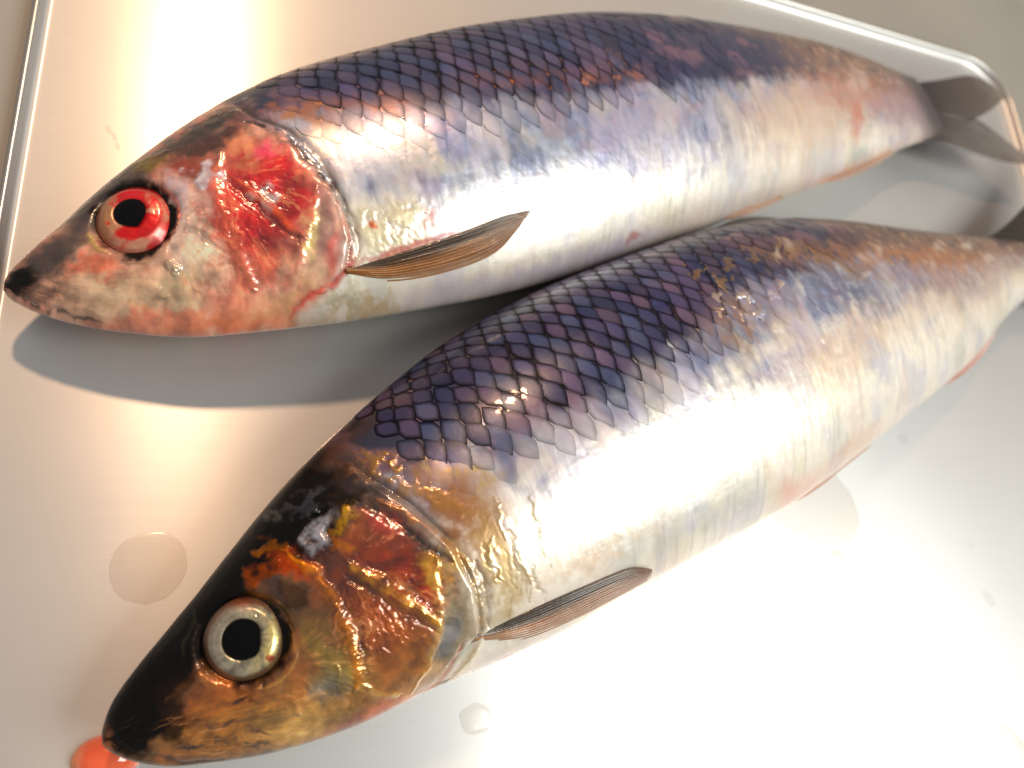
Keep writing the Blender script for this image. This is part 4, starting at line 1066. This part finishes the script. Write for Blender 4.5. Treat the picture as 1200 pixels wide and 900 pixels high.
# ------------------------------------------------------------------ water, drop of blood, slime on the tray
def droplet(px, rpx, h, label, name='water_droplet', group=None, mat_=None, aspect=1., rot=0., seed=0, wob=.10, cat_='droplet', flat=1.0):
    c = onplane(px, 0); dirc = ray(px); depth = (c - CAMP) @ dirc / (dirc @ dirc); R = rpx / F * depth
    nth, nr = 56, 9
    th = np.linspace(0, 2 * np.pi, nth, endpoint=False)
    rad = R * (1 + wob * 2 * (fbm(np.cos(th) * 1.1 + seed + .37, np.sin(th) * 1.1 + 5.21, seed, 2) - .5))
    rr = np.sin(np.linspace(0.001, 1, nr) * np.pi / 2)
    x = rr[:, None] * rad * np.cos(th) * aspect; y = rr[:, None] * rad * np.sin(th)
    ca, sa = math.cos(rot), math.sin(rot)
    z = np.repeat((h * np.clip(1 - rr ** (2 * flat), 0, 1) ** .7)[:, None], nth, 1) + .00012
    V = np.stack([x * ca - y * sa, x * sa + y * ca, z], -1).reshape(-1, 3)
    Q = grid_faces(nr, nth, True)[:, ::-1]
    me = mesh_np(name, V, Q[:, ::-1]); me.materials.append(mat_ or M_WATER)
    o = link(name, me); o.location = c
    return tag(o, label, cat_, group)
droplet((175, 663), 42, .00025, 'thin round water patch on bare steel left of the silver eye', 'water_patch', None, M_FILM, 1, 0, 3, .10, 'water patch', 3.0)
droplet((557, 842), 17, .0004, 'faint flat water spot below the orange brown gill cover', 'water_patch', None, M_FILM, 1.2, 0, 5, .2, 'water patch', 2.0)
droplet((975, 662), 18, .0006, 'irregular wet smear on steel beside the front fish belly', 'water_patch', None, M_FILM, 1.3, .6, 7, .4, 'water patch', 1.5)
droplet((948, 596), 60, .0003, 'wide thin water film touching the front fish belly', 'water_patch', None, M_FILM, 1.15, -.4, 9, .25, 'water patch', 4.0)
droplet((1165, 908), 56, .0008, 'large flat puddle on steel, the biggest drop of water', 'water_patch', None, M_FILM, 1.2, .2, 12, .25, 'water patch', 2.0)
G_D = 'small water drops on the tray'
DROP_L = ['slender oval water drop on steel off the front fish belly', 'round clear water drop just above the large flat puddle',
          'tiny round water speck beyond the slender oval drop', 'small water drop just below the front fish pectoral fin tip',
          'dark water speck at the edge of the large flat puddle', 'water speck beside the rounded end of the large flat puddle',
          'small water drop on brightly shining steel beside the large puddle', 'small water bead by the reddish anal fin of the front fish']
for k, (p, r, asp, ro) in enumerate((((1158, 702), 9, .6, .4), ((1141, 860), 6.5, .8, 0), ((1136, 641), 4, 1, 0), ((737, 736), 5, .8, 0), ((1124, 893), 3.5, 1, 0), ((1197, 872), 4, 1, 0), ((952, 843), 4, .7, 0), ((1058, 514), 5, 1.2, .5))):
    droplet(p, r, .0011 * r / 7, DROP_L[k], 'water_droplet', G_D, None, asp, ro, 20 + k, .12)
for k, (p, r) in enumerate((((128, 152), 5), ((134, 160), 4.5), ((138, 171), 4))):
    droplet(p, r, .0009, 'tiny wet speck, one of a row on the steel above the red eye', 'water_droplet', 'wet specks by the red eyed fish', None, .5, .3, 40 + k, .2)

m, nt, p_ = mat('bloody_slime')
tc = node(nt, 'ShaderNodeTexCoord'); nz = node(nt, 'ShaderNodeTexNoise'); nz.inputs['Scale'].default_value = 160; nz.inputs['Detail'].default_value = 3
cr = node(nt, 'ShaderNodeValToRGB')
sx = node(nt, 'ShaderNodeSeparateXYZ'); ad = node(nt, 'ShaderNodeMath'); ad.operation = 'MULTIPLY_ADD'; ad.inputs[1].default_value = 0.10
mr = node(nt, 'ShaderNodeMapRange'); mr.inputs[1].default_value = -0.0070; mr.inputs[2].default_value = 0.002
nt.links.new(tc.outputs['Object'], nz.inputs['Vector']); nt.links.new(tc.outputs['Object'], sx.inputs[0])
nt.links.new(sx.outputs['X'], mr.inputs[0]); nt.links.new(nz.outputs['Fac'], ad.inputs[0]); nt.links.new(mr.outputs[0], ad.inputs[2]); nt.links.new(ad.outputs[0], cr.inputs[0])
cr.color_ramp.elements[0].position = .02; cr.color_ramp.elements[0].color = (*lin((232, 196, 140)), 1)
cr.color_ramp.elements[1].position = .5; cr.color_ramp.elements[1].color = (*lin((224, 98, 58)), 1)
nt.links.new(cr.outputs[0], p_.inputs['Base Color'])
p_.inputs['Roughness'].default_value = .12; p_.inputs['Coat Weight'].default_value = .6; p_.inputs['Subsurface Weight'].default_value = .35
p_.inputs['Subsurface Radius'].default_value = (.004, .0015, .0006); p_.inputs['Subsurface Scale'].default_value = .6
noise_bump(nt, p_, 220, .12)
M_BLOOD = m
droplet((126, 888), 26, .0036, 'glossy orange red drop of bloody slime under the front snout', 'blood_drop', None, M_BLOOD, 1.55, .1, 33, .10, 'blood drop', 1.4)
droplet((157, 899), 8, .0012, 'clear trickle of water beside the orange red blood drop', 'water_droplet', None, None, .6, .2, 52, .1)
